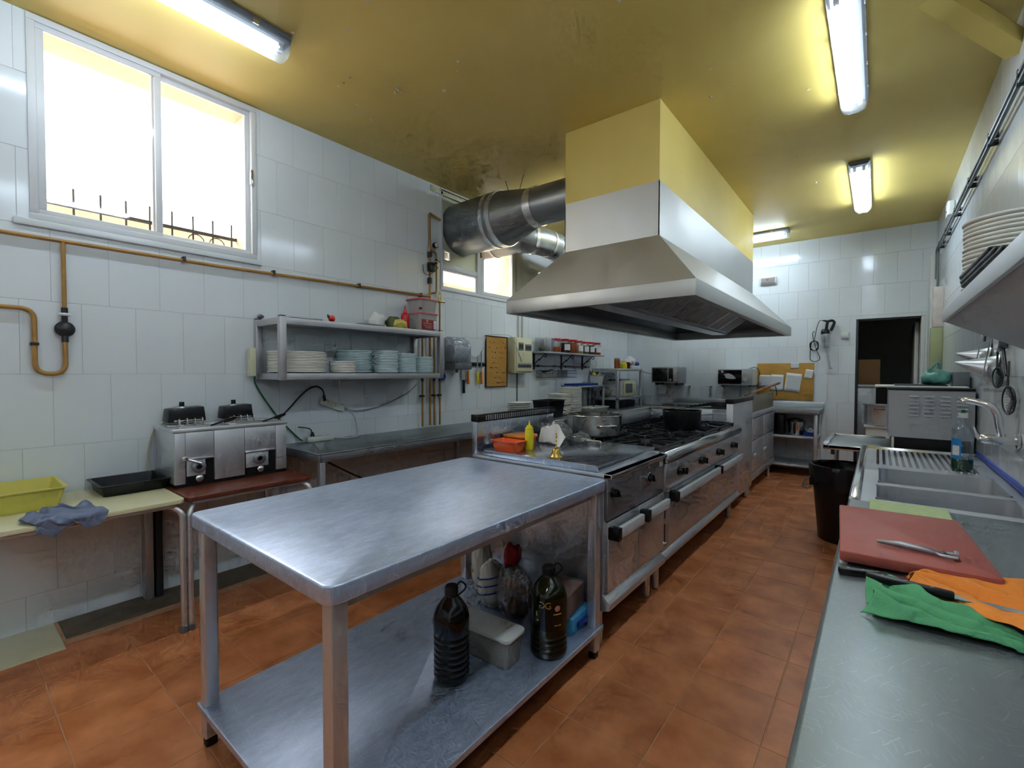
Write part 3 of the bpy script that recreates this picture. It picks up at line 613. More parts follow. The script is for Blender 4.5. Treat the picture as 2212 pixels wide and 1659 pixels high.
for (yy, zz, ww) in ((2.72, .075, .10), (2.725, .055, .045), (2.775, .055, .05), (2.74, .04, .07)): MB().box(-3.1656, -3.1649, yy, yy+ww, zt+zz, zt+zz+.008).build('label_line', 'spice_pink', lb)
t = thing('storage_tub', (-3.28, 2.80, zt+.179), 'upper clear food tub with dark dried chillies and red lid', 'tub')
z2 = zt+.179
MB().tray(-3.385, -3.175, 2.695, 2.905, z2, z2+.115, .004, .04, .012).build('tub', 'milky', t, smooth=True); MB().rbox(-3.395, -3.165, 2.685, 2.915, z2+.112, z2+.126, .04).build('lid', 'lid_pink', t, bev=.003)
m = MB()
for k in range(26):
    m.lathe([(.003, -.014), (.016, -.008), (.018, 0), (.014, .009), (.003, .013)], (rnd.uniform(-3.35, -3.20), rnd.uniform(2.72, 2.88), z2+.022+rnd.uniform(0, .014)), 7)
o = m.build('contents', 'spice_dark', t, smooth=True); o['kind'] = 'stuff'
t = thing('sauce_bottle', (-3.25, 2.585, zt), 'red ketchup squeeze bottle standing on the plate shelf', 'bottle')
MB().lathe([(.003, 0), (.032, 0), (.036, .006), (.036, .135), (.030, .155), (.018, .165), (.016, .185), (.003, .186)], (-3.25, 2.585, zt), 20).build('body', 'red_plastic', t, smooth=True); MB().cyl((-3.25, 2.585, zt+.186), (-3.25, 2.585, zt+.225), .010, .003, n=12).build('nozzle', 'red_plastic', t, smooth=True)
t = thing('herb_packet', (-3.24, 2.46, zt), 'crumpled green and brown food packet lying on the plate shelf', 'packet')
def lump(cx, cy, cz, sx, sy, sz, seed, n=14, amp=.35):
    m = MB(); rings = []
    for a in range(n//2+1):
        th = PI*a/(n//2); ring = []
        for b in range(n):
            ph = 2*PI*b/n; d = Vector((math.sin(th)*math.cos(ph), math.sin(th)*math.sin(ph), -math.cos(th)))
            k = 1 + amp*noise.noise(d*1.7 + Vector((seed, seed*.7, 0))) + amp*.5*noise.noise(d*4 + Vector((seed, 0, 2)))
            z = max(-.98, d.z*k) if d.z < 0 else d.z*k
            ring.append((cx + sx*d.x*k, cy + sy*d.y*k, cz + sz*(max(z, -.8)+.8)/1.8))
        rings.append(ring)
    return m.loft(rings)
lump(-3.22, 2.45, zt+.012, .07, .085, .10, 3.1).build('packet', 'olive', t, smooth=True, angle=60); lump(-3.17, 2.47, zt+.012, .05, .07, .08, 9.1).build('packet_print', 'spice_yellow', t, smooth=True)
MB().box(-3.33, -3.12, 2.36, 2.54, zt, zt+.014).build('sheet', 'tape_paper', t, bev=.002)
tag(lump(-3.25, 2.30, zt, .06, .07, .135, 5.5, amp=.5).build('crumpled_napkin', 'paper', None, smooth=True, angle=60), 'crumpled white spotted paper on the plate shelf', 'paper')
MBX_ = MB().box(-3.17, -3.11, 1.80, 1.86, zt, zt+.012)
t = thing('egg_timer', (-3.14, 1.83, zt), 'small red ball-shaped item with a dark tip on the plate shelf', 'timer')
m = MB(); i0 = m.n(); m.lathe([(.002, -.024), (.014, -.020), (.023, -.006), (.025, .004), (.018, .018), (.006, .026), (.002, .027)], (0, 0, 0), 18); m.apply(i0, Matrix.Translation((-3.14, 1.83, zt+.034)) @ Matrix.Rotation(.9, 4, 'X')); m.build('body', 'red_plastic', t, smooth=True); MBX_.build('base', 'dark_grey', t, bev=.003)
MB().cyl((-3.14, 1.808, zt+.042), (-3.14, 1.796, zt+.062), .012, .004, n=10).build('tip', 'dark_grey', t)
tag(B(-3.36, -3.065, 1.48, 1.72, SZ1+.0245, SZ1+.036).build('tray_lid', 'steel_dull', None, bev=.005), 'flat grey tray lid lying on the left end of the plate shelf', 'tray')  # flat lid of a tray, built as a plain slab
tag(B(-3.28, -3.12, 2.05, 2.26, zt, zt+.022).build('knife_sheath', 'grey_plastic', None, bev=.003), 'thin grey strip lying on the middle of the plate shelf', 'strip')
tag(lump(-3.42, 1.45, SZ1+.039, .025, .022, .03, 2.2, amp=.2).build('grey_knob', 'grey_plastic', None, smooth=True), 'small grey lump on the back left corner of the plate shelf', 'oddment')  # small grey knob of unknown use, shaped as a lump
# ---- power strips and cords
def power_strip(label, mtx, n, mt='white_plastic', L=.21):
    t = thing('power_strip', (0, 0, 0), label, 'power strip', world=False); t.matrix_world = mtx; MTX[t.name] = mtx
    MB().rbox(-.026, .026, -L/2, L/2, 0, .038, .008).build('body', mt, t, bev=.003)
    for k in range(n):
        y = -L/2 + .035 + k*(L-.07)/max(1, n-1); MB().lathe([(.019, .0385), (.021, .0395), (.019, .041), (.015, .0392), (.004, .0388)], (0, y, 0), 18).build('socket', 'cream_panel', t, smooth=True)
    return t
PS1 = power_strip('cream power strip fixed upright to the left end of the plate shelf', Matrix.Translation((XL+.07, SY0-.026, 1.425)) @ Matrix.Rotation(PI/2, 4, 'X'), 3, 'cream_panel', .20)
PS2 = power_strip('white power strip hanging on the wall by its cord under the plate shelf', Matrix.Translation((XL+.002, 2.0, 1.095)) @ Matrix.Rotation(-.36, 4, 'X') @ Matrix.Rotation(PI/2, 4, 'Y'), 3)
PS3 = power_strip('white power strip lying on the steel worktop by the wall', Matrix.Translation((XL+.06, 1.87, .822)), 3)
def cord(name, pts, r, mt, label, plug=None, k=6, of=None):
    P = smoothpath(pts, k); o = MB().tube(P, r, 6)
    if of is not None:      # the lead of an appliance or strip: one of its parts
        ob = o.build(name, mt, of, smooth=True, label=label)
        pb = MB().cyl(plug[0], plug[1], .017, .009, n=10).build('plug', mt, of, smooth=True) if plug else None
        if of.name in MTX:
            for q in (ob, pb):
                if q: q.matrix_parent_inverse = MTX[of.name].inverted()
        return ob
    return tag(o.build(name, mt, None, smooth=True), label, 'cord')
cx = XL+.02
cord('green_cord', [(XL+.06, 1.40, 1.33), (cx, 1.42, 1.27), (cx, 1.50, 1.13), (cx, 1.60, .99), (cx, 1.72, .86), (cx+.02, 1.745, .836)], .0055, 'green_cord', 'green cord hanging from the shelf strip down to the worktop', of=PS1)
cord('grey_cord', [(cx, 2.10, 1.065), (cx, 2.2, 1.035), (cx, 2.38, 1.045), (cx, 2.6, 1.10), (cx, 2.8, 1.19), (cx, 2.93, 1.30)], .0042, 'grey_cord', 'grey cord sagging between wall strip and gas pipes', of=PS2)
cord('white_cord', [(cx, 2.06, 1.09), (cx, 2.13, 1.06), (cx, 2.2, .99), (cx, 2.23, .90), (cx+.02, 2.22, .845), (cx+.10, 2.16, .833), (cx+.12, 2.05, .833), (cx+.06, 2.0, .833), (cx+.10, 2.06, .840), (cx+.06, 2.14, .836), (cx+.10, 2.02, .838), (cx+.05, 1.985, .835)], .005, 'white_cord', 'white cord looping down the wall onto the worktop', of=PS3)
cord('black_plug', [(XL+.06, 1.81, .885), (XL+.06, 1.80, .915), (XL+.05, 1.775, .93), (cx, 1.72, .94)], .0045, 'black_cord', 'short black plug pushed into the strip on the worktop', ((XL+.06, 1.812, .862), (XL+.06, 1.812, .895)), of=PS3)
# ---- long stainless worktop along the left wall
WX, WZ = -2.855, .82
def worktable(name, label, x0, x1, y0, y1, zt, legs, hem=.05, cat='table', mt='steel_top', up=None):
    t = thing(name, ((x0+x1)/2, (y0+y1)/2, 0), label, cat)
    MB().box(x0, x1, y0, y1, zt-.012, zt).build('worktop', mt, t, bev=.004)
    m = MB().box(x0, x1, y0, y0+.015, zt-hem, zt-.012).box(x0, x1, y1-.015, y1, zt-hem, zt-.012).box(x1-.015, x1, y0+.015, y1-.015, zt-hem, zt-.012).box(x0, x0+.015, y0+.015, y1-.015, zt-hem, zt-.012)
    m.build('apron', 'steel_dark', t, bev=.003)  # apron's darker steel stands for the dark reflections on its face
    for (x, y) in legs:
        MB().box(x-.02, x+.02, y-.02, y+.02, .03, zt-.012).build('leg', 'steel', t, bev=.004); MB().cyl((x, y, 0), (x, y, .03), .018, n=12).build('foot', 'black_plastic', t)
    return t
worktable('worktable', 'long stainless worktop along the left wall below the plate shelf', XL+.003, WX, 1.565, YB-.005, WZ, [(WX-.035, 1.60), (XL+.04, 1.60), (WX-.035, 3.4), (XL+.04, 3.4), (WX-.035, 5.3), (XL+.04, 5.3), (WX-.035, 7.0)], .06, mt='steel_counter')
cord('floor_cord', [(XL+.35, 1.78, .70), (XL+.25, 2.0, .58), (XL+.12, 2.25, .45), (XL+.05, 2.5, .30), (XL+.05, 2.7, .0065)], .007, 'black_cord', 'black cord hanging under the left worktop')
# ---- cream and brown tables with bent tube legs
def tube_table(name, label, y0, y1, mt, sq, zt=.70):
    x0, x1 = XL+.012, -2.80
    t = thing(name, ((x0+x1)/2, (y0+y1)/2, 0), label, 'table')
    MB().rbox(x0, x1, y0, y1, zt-.022, zt, .03).build('table_top', mt, t, bev=.003)
    MB().tube(bend([(x0+.03, y0+.03, zt-.034), (x1-.03, y0+.03, zt-.034), (x1-.03, y1-.03, zt-.034), (x0+.03, y1-.03, zt-.034), (x0+.03, y0+.03, zt-.034)], .03), .011, 8).build('under_frame', 'steel_dull', t, smooth=True)
    for (x, y, sx, sy) in ((x1-.012, y0+.012, -1, 1), (x1-.012, y1-.012, -1, -1), (x0+.02, y0+.012, 1, 1), (x0+.02, y1-.012, 1, -1)):
        if x < -3 and abs(y - sq[0]) < .06: continue
        lg = MB().tube(bend([(x+sx*.10, y+sy*.09, zt-.036), (x, y, zt-.045), (x, y, .02)], .07, 7), .0145, 10).build('leg', 'steel', t, smooth=True)
        MB().cyl((x, y, 0), (x, y, .035), .018, n=12).build('foot_cap', 'grey_plastic', lg, smooth=True)
    MB().box(XL+.015, XL+.09, sq[1], sq[2], 0, zt-.023).build('leg', sq[3], t, bev=.004)
tube_table('cream_table', 'pale yellow laminate table with bent tube legs at the left edge', .07, .808, 'cream_laminate', (.80, .765, .806, 'steel_dull'))
tube_table('brown_table', 'brown laminate table with bent tube legs under the fryer', .815, 1.495, 'brown_laminate', (.82, .818, .852, 'dark_grey'))
# yellow tray, black tray, cloth
t = thing('yellow_tray', (-3.25, .22, .70), 'translucent yellow plastic crate on the cream table', 'crate')
MB().tray(-3.43, -3.08, .02, .395, .70, .795, .005, .02, .02, rim=.010).build('crate', 'yellow_sheer', t, smooth=True); MB().box(-3.38, -3.12, .06, .35, .706, .712).build('residue', 'yellow_plastic', t, bev=.002)
t = thing('baking_tray', (-3.28, .68, .70), 'black baking tray on the cream table beside the fryer', 'tray')
MB().tray(-3.435, -3.135, .535, .828, .70, .755, .004, .02, .012, rim=.012).build('tray', 'black_plastic', t, smooth=True)
def cloth(name, mt, fn, label, nu=28, nv=22, th=.003):
    o = MB().grid(fn, nu, nv).build(name, mt, None, smooth=True, solid=th, sub=1, angle=180); tag(o, label, 'cloth'); return o
def cl1(u, v):
    x = -2.70 - .30*v + .03*math.sin(u*9) ; y = .25 + .24*u + .02*math.sin(v*8+u*5)
    d = max(0, (x + 2.80)); z = .708 + .018*abs(noise.noise(Vector((u*5, v*5, 1))))*2 + .012*(1+math.sin(u*22+v*7))*.5
    y -= .02*v
    return (min(x, -2.80+.03*math.sin(3*u)) if d < .05 else -2.785, y, z if d < .001 else z - .9*d*.6)
cloth('grey_cloth', 'cloth_grey', cl1, 'crumpled blue-grey cloth on the front edge of the cream table')
# ---- double fryer
FY0, FY1, FX0, FX1, FZ = .834, 1.456, XL+.03, -3.07, .70
t = thing('double_fryer', ((FX0+FX1)/2, (FY0+FY1)/2, FZ), 'stainless double fryer with two black heads on the brown table', 'fryer')
MB().box(FX0, FX1-.004, FY0, FY1, FZ+.018, 1.012).build('body', 'steel', t, bev=.004)
MB().box(FX0+.01, FX1-.006, FY0+.006, FY1-.004, FZ, FZ+.018).build('base', 'black_plastic', t)
# rim frame leaves two oil wells open
m = MB(); wells = [(-3.32, -3.11, .865, 1.12), (-3.32, -3.11, 1.17, 1.425)]
rr = [(FX0-.004, FX1+.004, FY0-.008, FY1+.008)]
for w_ in wells: rr = minus(rr, w_)
for r in rr: m.box(r[0], r[1], r[2], r[3], 1.0125, 1.034)
m.build('top_rim', 'steel', t, bev=.003)
strips = [(FY0, .885, 'steel'), (1.03, 1.20, 'steel'), (1.385, FY1, 'steel')]
for a, b, k in strips: MB().box(FX1-.004, FX1+.004, a+.002, b-.002, FZ+.02, 1.010).build('front_plate', 'steel', t, bev=.002)
for a, b in ((.887, 1.03), (1.20, 1.385)):
    MB().box(FX1-.004, FX1+.002, a, b, .86, 1.010).build('front_plate', 'steel', t, bev=.002); MB().box(FX1-.004, FX1-.001, a, b, FZ+.02, .86).build('recess', 'black_plastic', t)
    MB().box(FX1-.0005, FX1+.003, a+.004, b-.045, .76, .85).build('valve_plate', 'aluminium', t, bev=.002)
    MB().box(FX1-.002, FX1+.012, a, b, .852, .862).build('ledge', 'steel_polished', t, bev=.002)
    c = (a+b)/2-.01
    m = MB(); i0 = m.n(); m.lathe([(.012, 0), (.032, 0), (.036, .006), (.036, .016), (.026, .022), (.016, .022), (.014, .006)], (0, 0, 0), 24); m.apply(i0, Matrix.Translation((FX1+.002, c, .81)) @ Matrix.Rotation(PI/2, 4, 'Y')); v = m.build('drain_valve', 'steel_dark', t, smooth=True)
    MB().cyl((FX1+.003, c, .81), (FX1+.012, c, .81), .014, n=16).build('valve_bore', 'black_gloss', v)
    m = MB(); i0 = m.n(); m.lathe([(.004, 0), (.018, .002), (.020, .008), (.012, .014), (.004, .015)], (0, 0, 0), 16); m.apply(i0, Matrix.Translation((FX1+.016, c, .745)) @ Matrix.Rotation(PI/2, 4, 'Y')); m.build('drain_cap', 'steel_polished', t, smooth=True)
    MB().cyl((FX1, c, .745), (FX1+.016, c, .745), .006, n=8).build('drain_stem', 'steel_polished', t)
MB().cyl((FX1+.02, .955, .83), (FX1+.05, .87, .87), .008, n=8).build('lever', 'steel_polished', t, smooth=True); MB().lathe([(.002, -.016), (.016, -.008), (.016, .008), (.002, .016)], (FX1+.05, .87, .87), 12).build('lever_knob', 'steel_polished', t, smooth=True)
for (a, b) in ((.875, 1.06), (1.175, 1.34)):
    hd = MB().prism([(a-.008, 1.052), (b+.008, 1.052), (b-.002, 1.142), (a+.002, 1.132)], 'x', -3.415, -3.30).build('control_head', 'black_plastic', t, bev=.006)
    c = (a+b)/2-.015; MB().cyl((-3.35, c, 1.134), (-3.35, c, 1.145), .030, .026, n=20).build('dial_base', 'silver_paint', hd); MB().cyl((-3.35, c, 1.145), (-3.35, c, 1.172), .014, n=12).build('dial', 'black_plastic', hd, smooth=True)
    for k in range(4): MB().tube(bend([(-3.30, a+.045+.04*k, 1.07), (-3.28, a+.045+.04*k, 1.075), (-3.275, a+.045+.04*k, 1.03), (-3.27, a+.045+.04*k, .95)], .01), .005, 6).build('heating_element', 'steel_polished', t, smooth=True)
    MB().tube([(-3.29, a+.02, 1.062), (-3.29, b-.01, 1.062)], .005, 6).build('head_rail', 'steel_polished', t, smooth=True)
for (y, d) in ((1.10, 0), (1.40, 0)):
    MB().tube(smoothpath([(-3.14, y-.06, 1.035), (-3.10, y-.02, 1.055), (-3.07, y+.015, 1.075), (-3.065, y+.045, 1.080), (-3.085, y+.045, 1.07), (-3.11, y, 1.052)], 4), .006, 6).build('basket_handle', 'black_plastic', t, smooth=True)
    m = MB()
    w_ = (-3.31, -3.12, y-.22, y-.01)
    for k in range(9): m.cyl((w_[0], w_[2]+.026*k, 1.03), (w_[1], w_[2]+.026*k, 1.03), .0015, n=4)
    for k in range(8): m.cyl((w_[0]+.027*k, w_[2], 1.03), (w_[0]+.027*k, w_[3], 1.03), .0015, n=4)
    o = m.build('basket_mesh', 'steel_dull', t); o['kind'] = 'stuff'
MB().box(-3.30, -3.09, 1.12, 1.165, 1.034, 1.042).build('splash_bridge', 'steel', t, bev=.003)
cord('fryer_lead', [(XL+.03, .90, 1.06), (XL+.02, .83, 1.0), (XL+.02, .80, .88), (XL+.02, .80, .78), (XL+.03, .83, .72)], .006, 'tape_paper', 'pale cord curving down behind the left side of the fryer', of=t)
cord('black_cord', [(cx+.012, 1.925, 1.165), (cx+.012, 1.915, 1.215), (cx, 1.86, 1.245), (cx, 1.77, 1.20), (cx, 1.66, 1.09), (cx, 1.56, 1.0), (cx-.0, 1.48, .95)], .0055, 'black_cord', 'black fryer cord with plug arching up the wall', ((cx+.012, 1.925, 1.13), (cx+.012, 1.925, 1.175)), of=t)
# ================================================================== ISLAND
# ---- big stainless prep table
TX0, TX1, TY0, TY1, TZ = -1.937, -1.0, .567, 1.99, .85
t = thing('prep_table', ((TX0+TX1)/2, (TY0+TY1)/2, 0), 'large stainless prep table with lower shelf in the foreground', 'table')
MB().rbox(TX0, TX1, TY0, TY1, TZ-.05, TZ, .035, 6).build('worktop', 'steel_top', t, bev=.006, seg=3)
MB().box(TX0+.05, TX1-.05, TY0+.05, TY1-.05, TZ-.09, TZ-.052).build('under_frame', 'steel_dull', t)
for x in (TX0+.045, TX1-.045):
    for y in (TY0+.045, TY1-.045):
        lg = MB().rbox(x-.0235, x+.0235, y-.0235, y+.0235, .035, TZ-.05, .006, 3).build('leg', 'steel', t, smooth=True)
        MB().rbox(x-.019, x+.019, y-.019, y+.019, 0, .034, .008).build('foot', 'black_plastic', lg, smooth=True)
MB().rbox(TX0+.012, TX1-.008, TY0+.012, TY1-.008, .128, .152, .008).build('shelf', 'steel_top', t, bev=.003)
# ---- things on the lower shelf
ZS = .1525
def jug(name, label, x, y, z, r, h, mt, liquid, rib0, rib1, capr, rz, print_=False):
    t = thing(name, (x, y, z), label, 'bottle', rz=rz, world=False)
    prof = [(.004, 0), (r*.90, 0), (r*.98, .010)]
    zz = rib0
    while zz < rib1:
        prof += [(r, zz), (r, zz+.012), (r*.955, zz+.016), (r*.955, zz+.020)]; zz += .024
    prof += [(r, rib1+.004), (r, h*.66), (r*.97, h*.70), (r*.86, h*.76), (r*.62, h*.83), (r*.36, h*.885), (r*.32, h*.90), (r*.32, h*.93), (.004, h*.93)]
    MB().lathe(prof, (0, 0, 0), 36).build('body', mt, t, smooth=True, angle=60)
    if liquid:
        MB().lathe([(.004, .004), (r*.88, .004), (r*.94, .012), (r*.94, h*.58), (.004, h*.58)], (0, 0, 0), 32).build('oil', liquid, t, smooth=True)
    MB().lathe([(.004, h*.91), (r*.37, h*.91), (r*.37, h*.985), (r*.33, h), (.004, h)], (0, 0, 0), 20).build('cap', 'black_plastic', t, smooth=True)
    MB().tube(smoothpath([(capr*.4, 0, h*.93), (capr*.9, 0, h*.99), (capr*1.6, 0, h*1.04), (capr*2.5, 0, h*1.0), (capr*2.3, 0, h*.95), (capr*1.0, 0, h*.885)], 5), .0035, 6).build('carry_loop', 'black_plastic', t, smooth=True)
    return t
jug('oil_jug', 'dark green ribbed oil jug with black cap, nearest on the lower shelf', -1.305, 1.262, ZS, .070, .365, 'oil_dark', None, .018, .185, .022, .7)
j2 = jug('oil_jug', 'olive oil bottle with gold emblem behind the white food box', -1.098, 1.642, ZS, .078, .372, 'bottle_green', 'oil_dark', .018, .10, .022, .6)
# printed label: black sleeve, two back-to-back gold letters, seal and lines, wrapped round the bottle
R2 = .0785
def wrap(px, pz, a0, rad=R2): a = a0 + px/rad; return (rad*math.cos(a), rad*math.sin(a), pz)
def sleeve(a0, w, z0, z1, rad, n=14): return MB().grid(lambda u, v: wrap((u-.5)*w, z0+(z1-z0)*v, a0, rad), n, 3)
AF = math.atan2(-1.632, 1.085) - .6      # side of the bottle turned to the viewer
lab = sleeve(AF, .180, .125, .262, .0787).build('label', 'oil_dark', j2, smooth=True)
def glyph(text, size, a0, x, z, mt, rad, flip=False):
    cu = bpy.data.curves.new('t', 'FONT'); cu.body = text; cu.size = size; cu.align_x = 'CENTER'; cu.resolution_u = 3
    ob = bpy.data.objects.new('t', cu); C.objects.link(ob); dg = bpy.context.evaluated_depsgraph_get()
    me = bpy.data.meshes.new_from_object(ob.evaluated_get(dg)); bpy.data.objects.remove(ob)
    m = MB(); m.add([wrap(x + (-v.co.x if flip else v.co.x), z + v.co.y, a0, rad) for v in me.vertices], [tuple(p.vertices) for p in me.polygons]); return m
g = glyph('G', .040, AF, -.030, .222, 'gold', .0793, True); g2 = glyph('G', .040, AF, -.003, .222, 'gold', .0793); g.add(g2.v, g2.f); g.build('label_emblem', 'gold', lab)
m = MB(); m.add([wrap(.038 + .013*math.cos(2*PI*i/14), .222 + .013*math.sin(2*PI*i/14), AF, .0793) for i in range(14)], [tuple(range(14))]); m.build('label_seal', 'spice_pink', lab)
for (x, z, w_, h_) in ((.038, .195, .038, .006), (.032, .148, .015, .006), (.050, .148, .013, .006), (-.05, .165, .012, .006), (-.055, .185, .008, .020)):
    MB().grid(lambda u, v: wrap(x+(u-.5)*w_, z+v*h_, AF, .0793), 4, 2).build('label_line', 'gold', lab)
t = thing('food_box', (-1.30, 1.465, ZS), 'white plastic food box with lid on the lower shelf', 'box', rz=.06, world=False)
MB().tray(-.155, .155, -.062, .062, 0, .118, .003, .022, .010).build('box', 'soft_plastic', t, smooth=True); MB().rbox(-.15, .15, -.058, .058, .004, .105, .02, taper=.009).build('contents', 'white_fabric', t)
MB().rbox(-.162, .162, -.069, .069, .114, .130, .026, 5).build('lid', 'white_plastic', t, bev=.004)
t = thing('blue_box', (-1.14, 1.90, ZS), 'flat light blue cardboard box at the shelf end', 'box', world=False)
MB().box(-.07, .065, -.10, .085, 0, .075).build('body', 'blue_box', t, bev=.003); MB().box(.0793, .0660, -.06, .03, .030, .048).build('print', 'blue_plastic', t)
t = thing('wrapped_carton', (-1.155, 1.87, ZS+.0755), 'film-wrapped pinkish carton lying on the blue box', 'box', world=False, rz=.12)
MB().box(-.09, .055, -.11, .09, 0, .105).build('carton', 'carton', t, bev=.004); MB().rbox(-.094, .059, -.115, .095, -.0, .112, .012).build('wrap', 'film', t, smooth=True)
tag(lump(-1.30, 1.90, ZS, .075, .07, .10, 4.2, amp=.3).build('carton_rest', 'carton', None, smooth=True), 'pinkish wrapped parcel half hidden behind the olive oil bottle', 'parcel')
t = thing('bread_bag', (-1.40, 1.78, ZS), 'clear plastic bag of brown rolls closed with a red top', 'bag')
lump(-1.40, 1.78, ZS, .085, .085, .26, 7.7, 18, .28).build('bag', 'film', t, smooth=True, angle=80)
lump(-1.40, 1.79, ZS+.004, .055, .055, .075, 1.3).build('contents', 'carton_brown', t, smooth=True)
lump(-1.41, 1.78, ZS+.235, .035, .05, .12, 8.3, amp=.6).build('red_top', 'bag_red', t, smooth=True, angle=80)
t = thing('flour_bag', (-1.58, 1.80, ZS), 'white paper bag with blue stripes behind the plastic bag', 'bag')
lump(-1.56, 1.80, ZS, .08, .075, .23, 3.9, 16, .2).build('bag', 'white_fabric', t, smooth=True, angle=80)
for k in range(3): MB().tube([(-1.56+.075*math.cos(a), 1.80-.072*math.sin(a), ZS+.07+.04*k+.02*math.cos(a)) for a in [i*.35 for i in range(1, 8)]], .004, 5).build('stripe', 'blue_plastic', t, smooth=True)
tag(lump(-1.70, 1.88, ZS, .06, .06, .30, 6.4, 16, .25).build('white_sack', 'white_fabric', None, smooth=True), 'white sack standing at the back of the lower shelf', 'sack')
# ---- griddle unit
GX0, GX1, GY0, GY1 = -1.90, -1.0, 2.012, 2.752
def appliance_base(t, x0, x1, y0, y1, zb, ztop):
    MB().box(x0, x1-.03, y0+.003, y1-.003, zb, ztop).build('body', 'steel', t, bev=.003)
    for x in (x0+.06, x1-.09):
        for y in (y0+.06, y1-.06): MB().cyl((x, y, 0), (x, y, zb), .024, n=12).build('leg', 'steel', t, smooth=True)
def knob(t, x, y, z, r=.021):
    m = MB(); i0 = m.n(); m.lathe([(.003, 0), (r*1.25, 0), (r*1.25, .006), (r, .010), (r*.85, .032), (.003, .034)], (0, 0, 0), 18); m.box(-r*.9, r*.9, -.004, .004, .03, .040)
    m.apply(i0, Matrix.Translation((x, y, z)) @ Matrix.Rotation(PI/2, 4, 'Y') @ Matrix.Rotation(rnd.uniform(-.6, .6), 4, 'Z')); return m.build('knob', 'black_plastic', t, smooth=True)
def bar_handle(t, x, y0, y1, z, blocks):
    h = MB().box(x+.028, x+.052, y0, y1, z-.030, z+.022).build('handle', 'handle_white', t, bev=.004)
    for y in blocks: MB().box(x-.004, x+.056, y-.020, y+.020, z-.036, z+.026).build('handle_block', 'black_plastic', h, bev=.004)
t = thing('griddle_unit', ((GX0+GX1)/2, (GY0+GY1)/2, 0), 'stainless griddle cooker under a flat steel cover, next to the prep table', 'cooker')
appliance_base(t, GX0, GX1, GY0, GY1, .19, .845)
MB().box(GX0, GX1+.010, GY0, GY1, .845, .868).build('top_plate', 'steel', t, bev=.004)
MB().prism([(GX1-.032, .845), (GX1+.012, .848), (GX1+.012, .868), (GX1-.032, .868)], 'y', GY0, GY1).build('nosing', 'steel_polished', t, bev=.003)
MB().box(GX1-.032, GX1-.010, GY0+.004, GY1-.004, .640, .845).build('control_panel', 'steel_dark', t, bev=.003)
for a, b in ((GY0+.01, (GY0+GY1)/2-.004), ((GY0+GY1)/2+.004, GY1-.01)): MB().box(GX1-.032, GX1-.006, a, b, .285, .630).build('cabinet_door', 'steel', t, bev=.003)
MB().prism([(GX1-.04, .19), (GX1+.006, .205), (GX1+.006, .235), (GX1-.03, .275), (GX1-.04, .275)], 'y', GY0, GY1).build('toe_rail', 'steel', t, bev=.003)
bar_handle(t, GX1-.010, GY0+.05, GY0+.335, .585, (GY0+.03,)); bar_handle(t, GX1-.010, GY0+.425, GY1-.02, .585, (GY0+.40,))
knob(t, GX1-.010, GY0+.055, .770); knob(t, GX1-.010, GY0+.50, .765); MB().cyl((GX1-.010, GY0+.50, .825), (GX1-.004, GY0+.50, .825), .007, n=10).build('pilot_lamp', 'white_plastic', t)
m = MB(); i0 = m.n(); m.lathe([(.026, 0), (.032, .002), (.032, .008), (.026, .010)], (0, 0, 0), 20, False, False); m.apply(i0, Matrix.Translation((GX1-.0102, GY0+.50, .765)) @ Matrix.Rotation(PI/2, 4, 'Y')); m.build('bezel', 'steel_polished', t, smooth=True)
MB().box(GX1-.010, GX1-.007, GY1-.075, GY1-.02, .80, .83).build('badge', 'white_plastic', t)
MB().box(-1.805, -1.062, GY0+.002, GY1-.006, .868, .902).build('griddle_cover', 'steel_cover', t, bev=.003)
MB().tube(bend([(-1.50, GY1-.14, .902), (-1.50, GY1-.14, .925), (-1.36, GY1-.14, .925), (-1.36, GY1-.14, .902)], .012), .005, 8).build('cover_handle', 'steel_polished', t, smooth=True)
MB().box(GX0-.005, GX0+.035, GY0, GY1+.09, .868, 1.062).build('splash_back', 'steel_cover', t, bev=.004)
vp = MB().prism([(GX0-.012, 1.062), (GX0+.045, 1.062), (GX0+.045, 1.094), (GX0+.030, 1.106), (GX0-.012, 1.106)], 'y', GY0-.002, GY1+.10).build('flue_cap', 'black_plastic', t, bev=.003)
for k in range(34): MB().box(GX0+.033, GX0+.0465, GY0+.07+.0205*k, GY0+.078+.0205*k, 1.070, 1.098).build('flue_slot', 'steel_dull', vp)
# things on the griddle cover
ZG = .9025
t = thing('orange_tub', (-1.70, 2.10, ZG), 'open bright orange plastic tub at the corner of the griddle cover', 'tub')
MB().tray(-1.785, -1.60, 2.045, 2.155, ZG, ZG+.055, .003, .018, .012, rim=.006).build('tub', 'orange_plastic', t, smooth=True)
t = thing('orange_box', (-1.755, 2.30, ZG), 'food box with an orange lid behind the open orange tub', 'box')
MB().tray(-1.84, -1.68, 2.22, 2.38, ZG, ZG+.055, .003, .025, .010).build('box', 'orange_plastic', t, smooth=True); MB().rbox(-1.847, -1.673, 2.213, 2.387, ZG+.053, ZG+.068, .03).build('lid', 'orange_lid', t, bev=.004)
t = thing('mustard_bottle', (-1.605, 2.185, ZG), 'yellow mustard squeeze bottle on the griddle cover', 'bottle')
MB().lathe([(.003, 0), (.024, 0), (.026, .005), (.026, .110), (.023, .120), (.022, .122), (.003, .122)], (-1.605, 2.185, ZG), 24).build('body', 'yellow_plastic', t, smooth=True); MB().lathe([(.003, .122), (.024, .122), (.024, .130), (.018, .133), (.017, .142), (.007, .145), (.0025, .170), (.0025, .172), (.001, .172)], (-1.605, 2.185, ZG), 20).build('nozzle', 'yellow_plastic', t, smooth=True)
t = thing('hand_bell', (-1.352, 2.085, ZG), 'small brass hand bell with twisted handle', 'bell')
